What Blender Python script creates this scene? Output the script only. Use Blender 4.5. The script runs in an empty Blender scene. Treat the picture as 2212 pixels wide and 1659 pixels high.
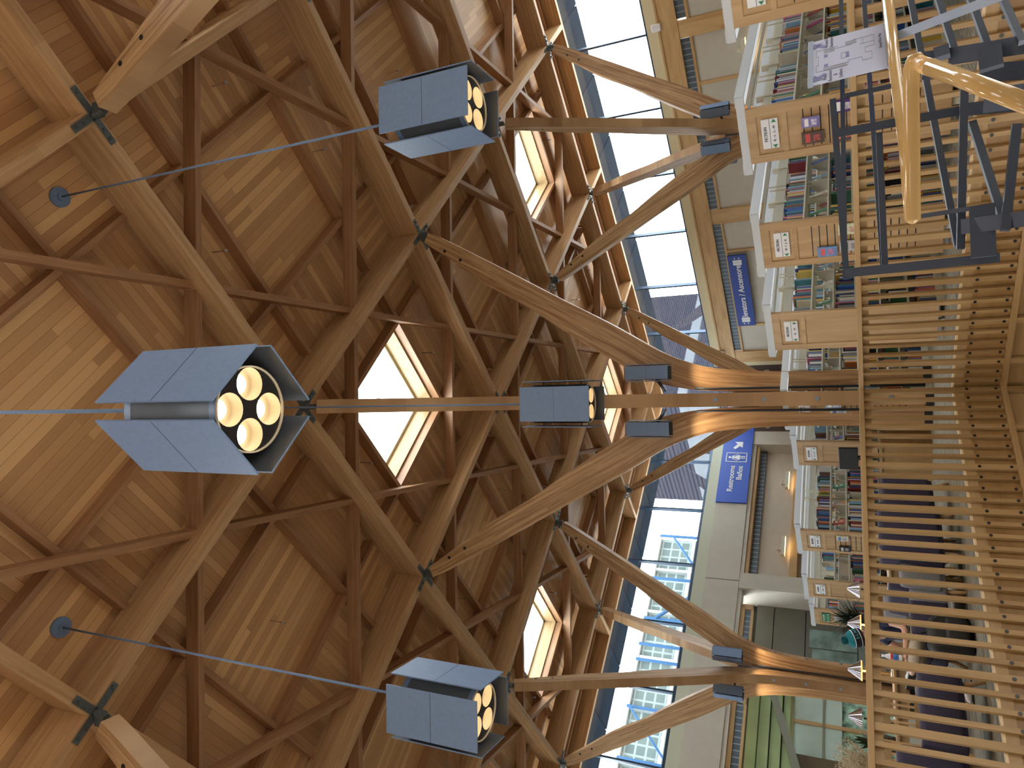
import bpy, math, random
from mathutils import Vector, Matrix
random.seed(7)
SC = bpy.context.scene
COL = SC.collection
PI = math.pi

# ------------------------------------------------------------------ camera, world, exposure
EYE = 1.06
FPX = 1544.14
RI = Vector((0.99961189, -0.01280539, -0.02474051))
UP = Vector((0.01660873, -0.43905539, 0.89830647))
FW = Vector((0.02236561, 0.89836873, 0.43867231))
cd = bpy.data.cameras.new('camera'); cam = bpy.data.objects.new('camera', cd); COL.objects.link(cam)
cd.sensor_fit = 'HORIZONTAL'; cd.sensor_width = 36.0; cd.lens = FPX/2212*36.0; cd.clip_end = 400
X = (-UP).normalized(); Z = (-FW).normalized(); Y = Z.cross(X).normalized(); X = Y.cross(Z)
mw = Matrix(((X.x, Y.x, Z.x, 0), (X.y, Y.y, Z.y, 0), (X.z, Y.z, Z.z, EYE), (0, 0, 0, 1)))
cam.matrix_world = mw
SC.camera = cam
SC.view_settings.view_transform = 'Standard'
SC.view_settings.look = 'None'
SC.view_settings.gamma = 1.0
SC.view_settings.use_curve_mapping = False
SC.view_settings.exposure = 0.85
SC.cycles.use_denoising = True
SC.cycles.max_bounces = 8
SC.cycles.diffuse_bounces = 5
SC.cycles.sample_clamp_indirect = 4.0

W = bpy.data.worlds.new('overcast_sky'); SC.world = W; W.use_nodes = True
wn = W.node_tree; wn.nodes.clear()
wo = wn.nodes.new('ShaderNodeOutputWorld'); wb = wn.nodes.new('ShaderNodeBackground')
wt = wn.nodes.new('ShaderNodeTexCoord'); ws = wn.nodes.new('ShaderNodeSeparateXYZ'); wr = wn.nodes.new('ShaderNodeValToRGB')
wn.links.new(wt.outputs['Generated'], ws.inputs[0]); wn.links.new(ws.outputs['Z'], wr.inputs[0])
wr.color_ramp.elements[0].position = 0.0; wr.color_ramp.elements[0].color = (0.55, 0.53, 0.50, 1)
wr.color_ramp.elements[1].position = 0.03; wr.color_ramp.elements[1].color = (0.90, 0.95, 1.0, 1)
wn.links.new(wr.outputs[0], wb.inputs[0]); wb.inputs[1].default_value = 7.0
wn.links.new(wb.outputs[0], wo.inputs[0])

def project(p):
    v = Vector(p) - Vector((0, 0, EYE))
    d = v.dot(FW)
    if d < 0.05: return None
    return (1106 - FPX*v.dot(UP)/d, 829.5 - FPX*v.dot(RI)/d)
def seen(pts, m=60):
    for p in pts:
        q = project(p)
        if q and -m < q[0] < 2212+m and -m < q[1] < 1659+m: return True
    return False
def ray(px, py, depth):
    """world point seen at a pixel of the survey photograph, depth metres along the view axis"""
    v = FW + UP*((1106-px)/FPX) + RI*((829.5-py)/FPX)
    return Vector((0, 0, EYE)) + v*depth

# ------------------------------------------------------------------ frames of the building
BL = 3.932; YC = 13.921; XC = -0.0588           # half bay, first column
def LW(x, y, z=0.0): return Vector((XC+BL*x, YC+BL*y, z))
R2 = math.sqrt(0.5)
def ST(s, t, z=0.0): return Vector(((s-t)*R2, (s+t)*R2, z))
TIP, PUR, RAF, DECK = 10.16, 10.50, 10.79, 11.05

# ------------------------------------------------------------------ materials
def newmat(name):
    m = bpy.data.materials.new(name); m.use_nodes = True
    nt = m.node_tree; nt.nodes.clear()
    o = nt.nodes.new('ShaderNodeOutputMaterial'); b = nt.nodes.new('ShaderNodeBsdfPrincipled')
    nt.links.new(b.outputs[0], o.inputs[0])
    return m, nt, b
def N(nt, t, **kw):
    n = nt.nodes.new(t)
    for k, v in kw.items(): setattr(n, k, v)
    return n
def math_(nt, op, a, b=None):
    n = N(nt, 'ShaderNodeMath', operation=op)
    for i, v in enumerate((a, b)):
        if v is None: continue
        if isinstance(v, (int, float)): n.inputs[i].default_value = v
        else: nt.links.new(v, n.inputs[i])
    return n.outputs[0]
def plain(name, c, rough=0.6, metal=0.0, spec=0.5, noise=0.0, nscale=30, emit=None, estr=0):
    m, nt, b = newmat(name)
    b.inputs['Roughness'].default_value = rough; b.inputs['Metallic'].default_value = metal
    b.inputs['Specular IOR Level'].default_value = spec
    if noise:
        tc = N(nt, 'ShaderNodeTexCoord'); no = N(nt, 'ShaderNodeTexNoise'); no.inputs['Scale'].default_value = nscale
        nt.links.new(tc.outputs['Object'], no.inputs['Vector'])
        r = N(nt, 'ShaderNodeValToRGB')
        r.color_ramp.elements[0].position = .3; r.color_ramp.elements[1].position = .7
        r.color_ramp.elements[0].color = (c[0]*(1-noise), c[1]*(1-noise), c[2]*(1-noise), 1)
        r.color_ramp.elements[1].color = (min(1, c[0]*(1+noise)), min(1, c[1]*(1+noise)), min(1, c[2]*(1+noise)), 1)
        nt.links.new(no.outputs[0], r.inputs[0]); nt.links.new(r.outputs[0], b.inputs['Base Color'])
    else:
        b.inputs['Base Color'].default_value = (*c, 1)
    if emit:
        b.inputs['Emission Color'].default_value = (*emit, 1); b.inputs['Emission Strength'].default_value = estr
    return m
def wood(name, light, dark, coord='Object', along='X', fine=16.0, lam=0.0, var=0.12, rough=0.45, contrast=1.0, edge='Z'):
    """long-grained timber; grain runs along one axis; lam = lamination thickness of glued timber"""
    m, nt, b = newmat(name)
    tc = N(nt, 'ShaderNodeTexCoord'); src = tc.outputs[coord]
    oi = N(nt, 'ShaderNodeObjectInfo')
    add = N(nt, 'ShaderNodeVectorMath', operation='ADD')
    sc = N(nt, 'ShaderNodeVectorMath', operation='SCALE'); sc.inputs[0].default_value = (37, 13, 71)
    nt.links.new(oi.outputs['Random'], sc.inputs['Scale'])
    nt.links.new(src, add.inputs[0]); nt.links.new(sc.outputs[0], add.inputs[1])
    mp = N(nt, 'ShaderNodeMapping')
    s = {'X': (0.55, fine, fine), 'Y': (fine, 0.55, fine), 'Z': (fine, fine, 0.55)}[along]
    mp.inputs['Scale'].default_value = s
    nt.links.new(add.outputs[0], mp.inputs['Vector'])
    n1 = N(nt, 'ShaderNodeTexNoise'); n1.inputs['Scale'].default_value = 1.6; n1.inputs['Detail'].default_value = 5; n1.inputs['Distortion'].default_value = 0.6
    nt.links.new(mp.outputs[0], n1.inputs['Vector'])
    val = n1.outputs[0]
    if lam:
        sp = N(nt, 'ShaderNodeSeparateXYZ'); nt.links.new(src, sp.inputs[0])
        k = math_(nt, 'FLOOR', math_(nt, 'DIVIDE', sp.outputs[edge], lam))
        kk = math_(nt, 'FLOOR', math_(nt, 'ADD', math_(nt, 'DIVIDE', sp.outputs[along], 2.3), math_(nt, 'MULTIPLY', k, 0.37)))
        cb = N(nt, 'ShaderNodeCombineXYZ'); nt.links.new(k, cb.inputs[0]); nt.links.new(kk, cb.inputs[1]); nt.links.new(oi.outputs['Random'], cb.inputs[2])
        wnn = N(nt, 'ShaderNodeTexWhiteNoise'); nt.links.new(cb.outputs[0], wnn.inputs['Vector'])
        val = math_(nt, 'ADD', math_(nt, 'MULTIPLY', val, 0.83), math_(nt, 'MULTIPLY', wnn.outputs['Value'], 0.17))
    val = math_(nt, 'ADD', val, math_(nt, 'MULTIPLY', math_(nt, 'SUBTRACT', oi.outputs['Random'], 0.5), var))
    r = N(nt, 'ShaderNodeValToRGB')
    r.color_ramp.elements[0].position = 0.5-0.22/contrast; r.color_ramp.elements[1].position = 0.5+0.22/contrast
    r.color_ramp.elements[0].color = (*dark, 1); r.color_ramp.elements[1].color = (*light, 1)
    nt.links.new(val, r.inputs[0]); nt.links.new(r.outputs[0], b.inputs['Base Color'])
    b.inputs['Roughness'].default_value = rough; b.inputs['Specular IOR Level'].default_value = 0.35
    return m
def boards(name, ux, uy, light, dark, width=0.14, length=4.2):
    """tongue and groove boards running along (ux,uy) in world XY"""
    m, nt, b = newmat(name)
    tc = N(nt, 'ShaderNodeTexCoord')
    d1 = N(nt, 'ShaderNodeVectorMath', operation='DOT_PRODUCT'); d1.inputs[1].default_value = (ux, uy, 0)
    d2 = N(nt, 'ShaderNodeVectorMath', operation='DOT_PRODUCT'); d2.inputs[1].default_value = (-uy, ux, 0)
    nt.links.new(tc.outputs['Object'], d1.inputs[0]); nt.links.new(tc.outputs['Object'], d2.inputs[0])
    v = math_(nt, 'DIVIDE', d2.outputs['Value'], width); k = math_(nt, 'FLOOR', v); fr = math_(nt, 'SUBTRACT', v, k)
    kr = N(nt, 'ShaderNodeTexWhiteNoise', noise_dimensions='1D'); nt.links.new(k, kr.inputs['W'])
    u = math_(nt, 'ADD', math_(nt, 'DIVIDE', d1.outputs['Value'], length), math_(nt, 'MULTIPLY', kr.outputs['Value'], 7.3))
    ku = math_(nt, 'FLOOR', u); fu = math_(nt, 'SUBTRACT', u, ku)
    cb = N(nt, 'ShaderNodeCombineXYZ'); nt.links.new(k, cb.inputs[0]); nt.links.new(ku, cb.inputs[1])
    wnn = N(nt, 'ShaderNodeTexWhiteNoise', noise_dimensions='2D'); nt.links.new(cb.outputs[0], wnn.inputs['Vector'])
    cg = N(nt, 'ShaderNodeCombineXYZ')
    nt.links.new(math_(nt, 'MULTIPLY', d1.outputs['Value'], 0.7), cg.inputs[0])
    nt.links.new(math_(nt, 'MULTIPLY', d2.outputs['Value'], 26.0), cg.inputs[1]); nt.links.new(math_(nt, 'MULTIPLY', wnn.outputs['Value'], 50.0), cg.inputs[2])
    no = N(nt, 'ShaderNodeTexNoise'); no.inputs['Scale'].default_value = 1.0; no.inputs['Detail'].default_value = 4
    nt.links.new(cg.outputs[0], no.inputs['Vector'])
    val = math_(nt, 'ADD', math_(nt, 'MULTIPLY', math_(nt, 'POWER', wnn.outputs['Value'], 2.2), 0.72), math_(nt, 'MULTIPLY', no.outputs[0], 0.26))
    r = N(nt, 'ShaderNodeValToRGB')
    r.color_ramp.elements[0].position = 0.12; r.color_ramp.elements[1].position = 0.85
    r.color_ramp.elements[0].color = (*dark, 1); r.color_ramp.elements[1].color = (*light, 1)
    nt.links.new(val, r.inputs[0])
    g1 = math_(nt, 'LESS_THAN', fr, 0.035)
    mx = N(nt, 'ShaderNodeMix', data_type='RGBA'); nt.links.new(g1, mx.inputs['Factor'])
    nt.links.new(r.outputs[0], mx.inputs['A']); mx.inputs['B'].default_value = (dark[0]*.35, dark[1]*.35, dark[2]*.35, 1)
    nt.links.new(mx.outputs['Result'], b.inputs['Base Color'])
    b.inputs['Roughness'].default_value = 0.42; b.inputs['Specular IOR Level'].default_value = 0.35
    return m
def tiles(name, c, line, w, h, axis_u, mortar=0.06, rough=.4, offset=0.0):
    """brick pattern on a vertical face; u along the object's local axis, v up"""
    m, nt, b = newmat(name)
    tc = N(nt, 'ShaderNodeTexCoord'); sp = N(nt, 'ShaderNodeSeparateXYZ'); nt.links.new(tc.outputs['Object'], sp.inputs[0])
    cb = N(nt, 'ShaderNodeCombineXYZ'); nt.links.new(sp.outputs[axis_u], cb.inputs[0]); nt.links.new(sp.outputs['Z'], cb.inputs[1])
    br = N(nt, 'ShaderNodeTexBrick'); br.offset = offset; br.inputs['Scale'].default_value = 1.0
    br.inputs['Brick Width'].default_value = w; br.inputs['Row Height'].default_value = h; br.inputs['Mortar Size'].default_value = mortar*min(w, h)
    br.inputs['Color1'].default_value = (*c, 1); br.inputs['Color2'].default_value = (c[0]*.75, c[1]*.78, c[2]*.8, 1); br.inputs['Mortar'].default_value = (*line, 1)
    nt.links.new(cb.outputs[0], br.inputs['Vector']); nt.links.new(br.outputs['Color'], b.inputs['Base Color'])
    b.inputs['Roughness'].default_value = rough; b.inputs['Specular IOR Level'].default_value = .03 if rough > .8 else .5
    return m
def glassmat(name, tint=(0.93, 0.97, 0.98), refl=0.08, rough=0.02):
    m = bpy.data.materials.new(name); m.use_nodes = True; nt = m.node_tree; nt.nodes.clear()
    o = N(nt, 'ShaderNodeOutputMaterial'); t = N(nt, 'ShaderNodeBsdfTransparent'); g = N(nt, 'ShaderNodeBsdfGlossy'); mx = N(nt, 'ShaderNodeMixShader')
    t.inputs[0].default_value = (*tint, 1); g.inputs['Roughness'].default_value = rough
    lw = N(nt, 'ShaderNodeLayerWeight'); lw.inputs[0].default_value = .5
    nt.links.new(math_(nt, 'ADD', math_(nt, 'MULTIPLY', math_(nt, 'POWER', lw.outputs['Facing'], 4.0), .5), refl*.6), mx.inputs[0])
    nt.links.new(t.outputs[0], mx.inputs[1]); nt.links.new(g.outputs[0], mx.inputs[2]); nt.links.new(mx.outputs[0], o.inputs[0])
    return m
def objcolor(name, rough=.5, island=False, pages=False):
    m, nt, b = newmat(name)
    if island:
        ge = N(nt, 'ShaderNodeNewGeometry'); r = N(nt, 'ShaderNodeValToRGB'); r.color_ramp.interpolation = 'CONSTANT'
        cols = BOOKC
        for i, c in enumerate(cols):
            e = r.color_ramp.elements[0] if i == 0 else r.color_ramp.elements.new(i/len(cols))
            e.position = i/len(cols); e.color = (*c, 1)
        r.color_ramp.elements[-1].color = (.2, .2, .2, 1)
        nt.links.new(ge.outputs['Random Per Island'], r.inputs[0]); nt.links.new(r.outputs[0], b.inputs['Base Color'])
    else:
        oi = N(nt, 'ShaderNodeObjectInfo'); nt.links.new(oi.outputs['Color'], b.inputs['Base Color'])
    b.inputs['Roughness'].default_value = rough
    return m
BOOKN = {'black': (.015, .015, .02), 'navy blue': (.02, .04, .14), 'dark red': (.22, .02, .03), 'white': (.72, .71, .68), 'pale blue': (.22, .38, .55), 'teal': (.03, .17, .20),
         'cream': (.62, .56, .42), 'grey': (.2, .21, .22), 'pink': (.55, .16, .26), 'dark green': (.03, .12, .06), 'yellow': (.62, .42, .06), 'brown': (.16, .07, .035), 'royal blue': (.03, .10, .38), 'orange': (.6, .2, .05)}
BOOKC = list(BOOKN.values())

GL = wood('glulam_timber', (.58, .37, .19), (.38, .205, .095), lam=.045, fine=11)
GLC = wood('column_timber', (.60, .385, .20), (.25, .115, .045), coord='UV', along='X', fine=13, lam=.05, edge='Y', contrast=1.0)
PURM = wood('purlin_timber', (.44, .245, .125), (.29, .14, .068), fine=9)
RAFM = wood('rafter_timber', (.44, .24, .12), (.29, .14, .068), fine=9)
DKS = boards('roof_boards', R2, R2, (.76, .46, .215), (.52, .28, .125))
DKT = boards('roof_boards_crosswise', -R2, R2, (.73, .44, .215), (.50, .27, .122))
MAPLE = wood('maple', (.42, .285, .145), (.31, .195, .085), along='X', fine=6, var=.25, rough=.4)
MAPLEZ = wood('maple_upright', (.66, .45, .235), (.50, .31, .14), along='Z', fine=6, var=.3, rough=.35)
MAPLED = wood('maple_panel', (.34, .205, .082), (.24, .135, .047), along='X', fine=4, var=.25, rough=.35)
OAK = wood('end_panel_maple', (.56, .385, .215), (.42, .27, .135), along='Z', fine=5, var=.2)
STEEL = plain('grey_painted_steel', (.145, .22, .36), .45, .0, noise=.06)
DSTEEL = plain('dark_steel', (.055, .065, .085), .4, .5)
PLATE = plain('node_steel', (.13, .145, .15), .45, .6, noise=.1)
BOLT = plain('bolt_steel', (.28, .33, .40), .3, .6)
BLACK = plain('black_paint', (.012, .012, .014), .35)
ALU = plain('light_rail_paint', (.30, .36, .46), .35, .2)
GRAPH = plain('graphite_rail_paint', (.034, .046, .075), .42, .2)
WARM = plain('warm_inside', (.66, .56, .40), .6)
LAMPE = plain('lamp_glow', (1, .9, .6), .5, emit=(1.0, .84, .56), estr=4.5)
CREAM = plain('cream_paint', (.66, .60, .40), .7, noise=.03)
BEIGE = plain('beige_panel', (.56, .52, .44), .75, noise=.035, nscale=3)
BEIGE2 = plain('warm_beige_wall', (.58, .50, .40), .75, noise=.03, nscale=3)
DGREY = plain('dark_grey_green_panel', (.19, .19, .155), .7, noise=.05, nscale=2)
GREEN = plain('pale_green_panel', (.36, .46, .22), .6, noise=.12, nscale=1.2)
WHITE = plain('white_enamel', (.62, .66, .70), .35)
IVORY = plain('ivory_steel', (.66, .63, .50), .4)
SHELFG = plain('shelf_end_bracket', (.52, .49, .42), .5)
BLUE = plain('sign_blue', (.008, .045, .30), .5, noise=.04)
SIGNW = plain('sign_white', (.80, .82, .86), .5)
PAPER = plain('sign_sheet', (.42, .45, .60), .5)
INK = plain('sign_ink', (.13, .14, .20), .6)
INKB = plain('sign_violet_ink', (.16, .17, .36), .6)
SGREY = plain('map_grey', (.26, .27, .33), .6)
SGREEN = plain('sign_green', (.03, .22, .09), .5)
FRAMEW = plain('window_frame_blue_grey', (.03, .055, .095), .35, .4)
GLASS = glassmat('clear_window_glass', refl=.05)
GGLASS = glassmat('greenish_glass', (.55, .74, .66), refl=.10, rough=.08)
SOFFIT = plain('soffit_panel', (.010, .018, .030), .9, spec=.02, noise=.15, nscale=.8)
BLIND = plain('pale_green_blind', (.55, .68, .60), .6, noise=.06, nscale=2)
BOOKM = objcolor('book_cloth'); BOOKI = objcolor('book_cloth_mixed', island=True)
PURPLE = plain('purple_upholstery', (.038, .034, .072), .85, noise=.12, nscale=60)
GREYUP = plain('grey_upholstery', (.23, .24, .27), .8, noise=.08, nscale=40)
CHROME = plain('brushed_lamp_metal', (.55, .56, .60), .22, 1.0)

# ------------------------------------------------------------------ mesh building
class MB:
    def __init__(s): s.v = []; s.f = []; s.uv = None
    def add(s, vs, fs):
        o = len(s.v); s.v += [tuple(p) for p in vs]; s.f += [tuple(o+i for i in f) for f in fs]; return s
    def box(s, x0, x1, y0, y1, z0, z1, M=None):
        vs = [Vector(p) for p in ((x0,y0,z0),(x1,y0,z0),(x1,y1,z0),(x0,y1,z0),(x0,y0,z1),(x1,y0,z1),(x1,y1,z1),(x0,y1,z1))]
        if M is not None: vs = [M @ p for p in vs]
        return s.add(vs, [(0,3,2,1),(4,5,6,7),(0,1,5,4),(1,2,6,5),(2,3,7,6),(3,0,4,7)])
    def prism(s, poly, z0, z1):
        n = len(poly)
        vs = [(x, y, z0) for x, y in poly]+[(x, y, z1) for x, y in poly]
        return s.add(vs, [tuple(range(n))[::-1], tuple(range(n, 2*n))]+[(i, (i+1) % n, n+(i+1) % n, n+i) for i in range(n)])
    def tube(s, pts, r, n=10, cap=True):
        pts = [Vector(p) for p in pts]; rs = r if isinstance(r, (list, tuple)) else [r]*len(pts)
        rings = []; ref = None
        for i, p in enumerate(pts):
            d = (pts[min(i+1, len(pts)-1)]-pts[max(i-1, 0)]).normalized()
            if ref is None: ref = d.orthogonal().normalized()
            a = (ref-d*ref.dot(d)).normalized(); ref = a; bb = d.cross(a)
            rings.append([p+(a*math.cos(2*PI*k/n)+bb*math.sin(2*PI*k/n))*rs[i] for k in range(n)])
        vs = [q for ring in rings for q in ring]; fs = []
        for i in range(len(pts)-1):
            for k in range(n): fs.append((i*n+k, i*n+(k+1) % n, (i+1)*n+(k+1) % n, (i+1)*n+k))
        if cap: fs += [tuple(range(n))[::-1], tuple((len(pts)-1)*n+k for k in range(n))]
        return s.add(vs, fs)
    def bar(s, a, b, w, h, up=(0, 0, 1)):
        a = Vector(a); b = Vector(b); d = (b-a); L = d.length; d.normalize(); u = Vector(up)
        y = u.cross(d)
        if y.length < 1e-4: y = Vector((1, 0, 0)).cross(d)
        y.normalize(); z = d.cross(y)
        M = Matrix(((d.x, y.x, z.x, a.x), (d.y, y.y, z.y, a.y), (d.z, y.z, z.z, a.z), (0, 0, 0, 1)))
        return s.box(0, L, -w/2, w/2, -h/2, h/2, M)
    def lathe(s, prof, n=24, c=(0, 0, 0)):
        m = len(prof); vs = []; fs = []
        for r, z in prof:
            for k in range(n): vs.append((c[0]+r*math.cos(2*PI*k/n), c[1]+r*math.sin(2*PI*k/n), c[2]+z))
        for i in range(m-1):
            for k in range(n): fs.append((i*n+k, i*n+(k+1) % n, (i+1)*n+(k+1) % n, (i+1)*n+k))
        return s.add(vs, fs)
    def mesh(s, name, mat, smooth=False):
        me = bpy.data.meshes.new(name); me.from_pydata([tuple(p) for p in s.v], [], s.f); me.materials.append(mat)
        if s.uv:
            l = me.uv_layers.new(name='UVMap')
            for lp in me.loops: l.data[lp.index].uv = s.uv[lp.vertex_index]
        if smooth:
            for p in me.polygons: p.use_smooth = True
        me.update(); return me
    def obj(s, name, mat, parent=None, smooth=False, bevel=0):
        o = bpy.data.objects.new(name, s.mesh(name, mat, smooth)); COL.objects.link(o)
        if parent: o.parent = parent
        if bevel:
            bv = o.modifiers.new('bevel', 'BEVEL'); bv.width = bevel; bv.segments = 2; bv.limit_method = 'ANGLE'
        return o
def tag(o, label=None, cat=None, group=None, kind=None):
    if label: o['label'] = label
    if cat: o['category'] = cat
    if group: o['group'] = group
    if kind: o['kind'] = kind
    return o
def thing(name, label, cat, loc=(0, 0, 0), rot=0.0, group=None):
    o = bpy.data.objects.new(name, None); COL.objects.link(o); o.location = loc; o.rotation_euler = (0, 0, rot); o.empty_display_size = .1
    return tag(o, label, cat, group)
def place(o, loc, rot=0.0):
    o.location = loc; o.rotation_euler = (0, 0, rot); return o
def link(name, me, parent=None, M=None):
    o = bpy.data.objects.new(name, me); COL.objects.link(o)
    if parent: o.parent = parent
    if M is not None: o.matrix_basis = M
    return o
def copy_tree(o, parent=None):
    c = o.copy(); COL.objects.link(c); c.parent = parent
    for ch in [x for x in list(o.children)]: copy_tree(ch, c)
    return c
def text_mesh(txt, size, mat, name='lettering', depth=.004, align='CENTER', shear=0, bold=0.0):
    cu = bpy.data.curves.new('tmp_text', 'FONT'); cu.body = txt; cu.size = size; cu.align_x = align; cu.align_y = 'CENTER'; cu.extrude = depth; cu.offset = bold
    cu.resolution_u = 3
    ob = bpy.data.objects.new('tmp_text', cu); COL.objects.link(ob)
    bpy.context.view_layer.update()
    me = bpy.data.meshes.new_from_object(ob.evaluated_get(bpy.context.evaluated_depsgraph_get()))
    COL.objects.unlink(ob); bpy.data.objects.remove(ob); me.materials.clear(); me.materials.append(mat); me.name = name
    return me
R45 = PI/4
# matrices that stand lettering up: on faces looking along -x (viewer's right is -y) and along -y (viewer's right is +x)
def face_mx(x, y, z): return Matrix(((0, 0, -1, x), (-1, 0, 0, y), (0, 1, 0, z), (0, 0, 0, 1)))
def face_my(x, y, z): return Matrix(((1, 0, 0, x), (0, 0, -1, y), (0, 1, 0, z), (0, 0, 0, 1)))

# ------------------------------------------------------------------ roof: boards, beams
PMAX = 5.66
def clip_poly(poly, f):
    out = []
    for i in range(len(poly)):
        a, b = poly[i], poly[(i+1) % len(poly)]; fa, fb = f(a), f(b)
        if fa >= 0: out.append(a)
        if fa*fb < 0:
            k = fa/(fa-fb); out.append((a[0]+(b[0]-a[0])*k, a[1]+(b[1]-a[1])*k))
    return out
SKY = {(i, j) for i in range(-6, 7, 2) for j in range(-8, 6, 2) if (i+j) % 4 == 0}
ceil_s, ceil_t = MB(), MB()
def pq(p, q, z): return LW((p-q)/2, (p+q)/2, z)      # p = x+y, q = y-x
for ci in range(-12, 13):
    for cj in range(-14, 8):
        if (ci+cj) % 2: continue
        P0, Q0 = ci+cj, cj-ci
        if P0 < -10 or Q0 < -10: continue
        for a, b_, c, d in [(u0, u1, v0, v1) for u0, u1 in ((-1, -.5), (-.5, .5), (.5, 1)) for v0, v1 in ((-1, -.5), (-.5, .5), (.5, 1))]:
            mid = (a == -.5 and c == -.5)
            if mid and (ci, cj) in SKY: continue
            poly = [(P0+a, Q0+c), (P0+b_, Q0+c), (P0+b_, Q0+d), (P0+a, Q0+d)]
            poly = clip_poly(poly, lambda u: PMAX-u[0])
            if len(poly) > 2: poly = clip_poly(poly, lambda u: PMAX-u[1])
            if len(poly) < 3: continue
            mb = ceil_s if (a == -.5) == (c == -.5) else ceil_t
            lo = [pq(p, q, DECK) for p, q in poly]; hi = [pq(p, q, DECK+.12) for p, q in poly]; n = len(lo)
            mb.add(lo+hi, [tuple(range(n)), tuple(range(n, 2*n))[::-1]]+[(i, n+i, n+(i+1) % n, (i+1) % n) for i in range(n)])
tag(ceil_s.obj('ceiling', DKS), kind='structure'); tag(ceil_t.obj('ceiling', DKT), kind='structure')

def beam_obj(name, a, b, w, z0, z1, mat, ends=None, label=None, cat='beam', group=None):
    """horizontal timber from a to b (world XY); ends: (left0,right0,left1,right1) extra lengths to cut the ends on the skew"""
    a = Vector((a[0], a[1], 0)); b = Vector((b[0], b[1], 0)); d = b-a; L = d.length; e = ends or (0, 0, 0, 0)
    h = z1-z0
    mb = MB().prism([(e[0], w/2), (e[1], -w/2), (L+e[3], -w/2), (L+e[2], w/2)][::-1], 0, h)
    o = mb.obj(name, mat); o.location = (a.x, a.y, z0); o.rotation_euler = (0, 0, math.atan2(d.y, d.x))
    return tag(o, label, cat, group)
WM = .175
# main beams: along p or q, between nodes (both coordinates odd)
nmain = 0
for k in range(-9, 6, 2):
    for l in range(-9, 6, 2):
        for mode in (0, 1):
            a = (k, l); b = (k+2, l) if mode == 0 else (k, l+2)
            short = False
            if b[0] > 5.8 or b[1] > 5.8:
                b = (min(b[0], PMAX), min(b[1], PMAX)); short = True
            A, B = pq(a[0], a[1], TIP), pq(b[0], b[1], TIP)
            if not seen([A, B, (A+B)/2, A*.75+B*.25, A*.25+B*.75], 80): continue
            L = (B-A).length; h = .72
            # mitred ends: arrow points so four beams meet at a node
            w = WM/2; mb = MB()
            poly = [(0, 0), (w, w), (L-w if not short else L, w), (L, 0), (L-w if not short else L, -w), (w, -w)]
            if short: poly = [(0, 0), (w, w), (L, w), (L, -w), (w, -w)]
            mb.prism(poly[::-1], 0, h)
            o = mb.obj('roof_beam', GL, bevel=.006); o.location = (A.x, A.y, TIP); o.rotation_euler = (0, 0, math.atan2(B.y-A.y, B.x-A.x))
            if short: tag(o, 'short glulam stub joining the roof grid to the eave beam', 'beam', 'stub beams at the eaves')
            elif mode == 0: tag(o, 'deep glulam roof beam running back and to the right between steel nodes', 'beam', 'main roof beams running to the right')
            else: tag(o, 'deep glulam roof beam running back and to the left between steel nodes', 'beam', 'main roof beams running to the left')
            nmain += 1
# purlins along X and Y on the half lines, cut between main beams
WP = .115
def cut(x, y, ax, w):
    """skew offsets where a purlin on axis ax meets the main beam through lattice point (x,y)"""
    on_p = abs((x+y) % 2-1) < .01          # beam x+y=odd (runs along q)
    sl = -1 if on_p else 1                  # slope dy/dx of that beam
    return sl
for i in range(-12, 12):
    for j in range(-9, 12):
        x, y = i+.5, j+.5
        if abs(i) > 7: continue
        for ax in (0, 1):
            x2, y2 = (x+1, y) if ax == 0 else (x, y+1)
            if max(x+y, y-x, x2+y2, y2-x2) > PMAX: continue
            A, B = LW(x, y, PUR), LW(x2, y2, PUR)
            if not seen([A, B, (A+B)/2], 60): continue
            g = WM/2*math.sqrt(2)
            s0, s1 = cut(x, y, ax, WP), cut(x2, y2, ax, WP)
            if ax == 1: s0, s1 = s0, s1
            sk0 = (WP/2)*s0; sk1 = (WP/2)*s1
            if ax == 1: sk0, sk1 = -sk0, -sk1
            ends = (g+sk0, g-sk0, -g+sk1, -g-sk1)
            nm = 'purlin crossing from side to side' if ax == 0 else 'purlin running away from the viewer'
            beam_obj('purlin', A, B, WP, PUR, PUR+.27, PURM, ends, nm+' between two main roof beams', 'beam', 'crosswise purlins' if ax == 0 else 'lengthwise purlins')
# rafters on the half diagonals
WR = .10
for ci in range(-6, 7):
    for cj in range(-8, 8):
        if (ci+cj) % 2: continue
        P0, Q0 = ci+cj, cj-ci
        for off in (-.5, .5):
            for mode in (0, 1):
                e = .035
                segs = [(-1+e, 1-e)] if mode == 0 else [(-1+e, -.5-.02), (-.5+.02, .5-.02), (.5+.02, 1-e)]
                for u0, u1 in segs:
                    a, b = ((P0+off, Q0+u0), (P0+off, Q0+u1)) if mode == 0 else ((P0+u0, Q0+off), (P0+u1, Q0+off))
                    if max(a[0], b[0]) > PMAX:
                        if a[0] > PMAX-.1: continue
                        b = (PMAX, b[1])
                    if max(a[1], b[1]) > PMAX:
                        if a[1] > PMAX-.1: continue
                        b = (b[0], PMAX)
                    A, B = pq(*a, RAF), pq(*b, RAF)
                    if not seen([A, B, (A+B)/2], 20): continue
                    beam_obj('rafter', A, B, WR, RAF, DECK, RAFM, None, 'slim diagonal rafter under the boarded roof between main beams', 'beam',
                             'rafters under the roof boards')
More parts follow.
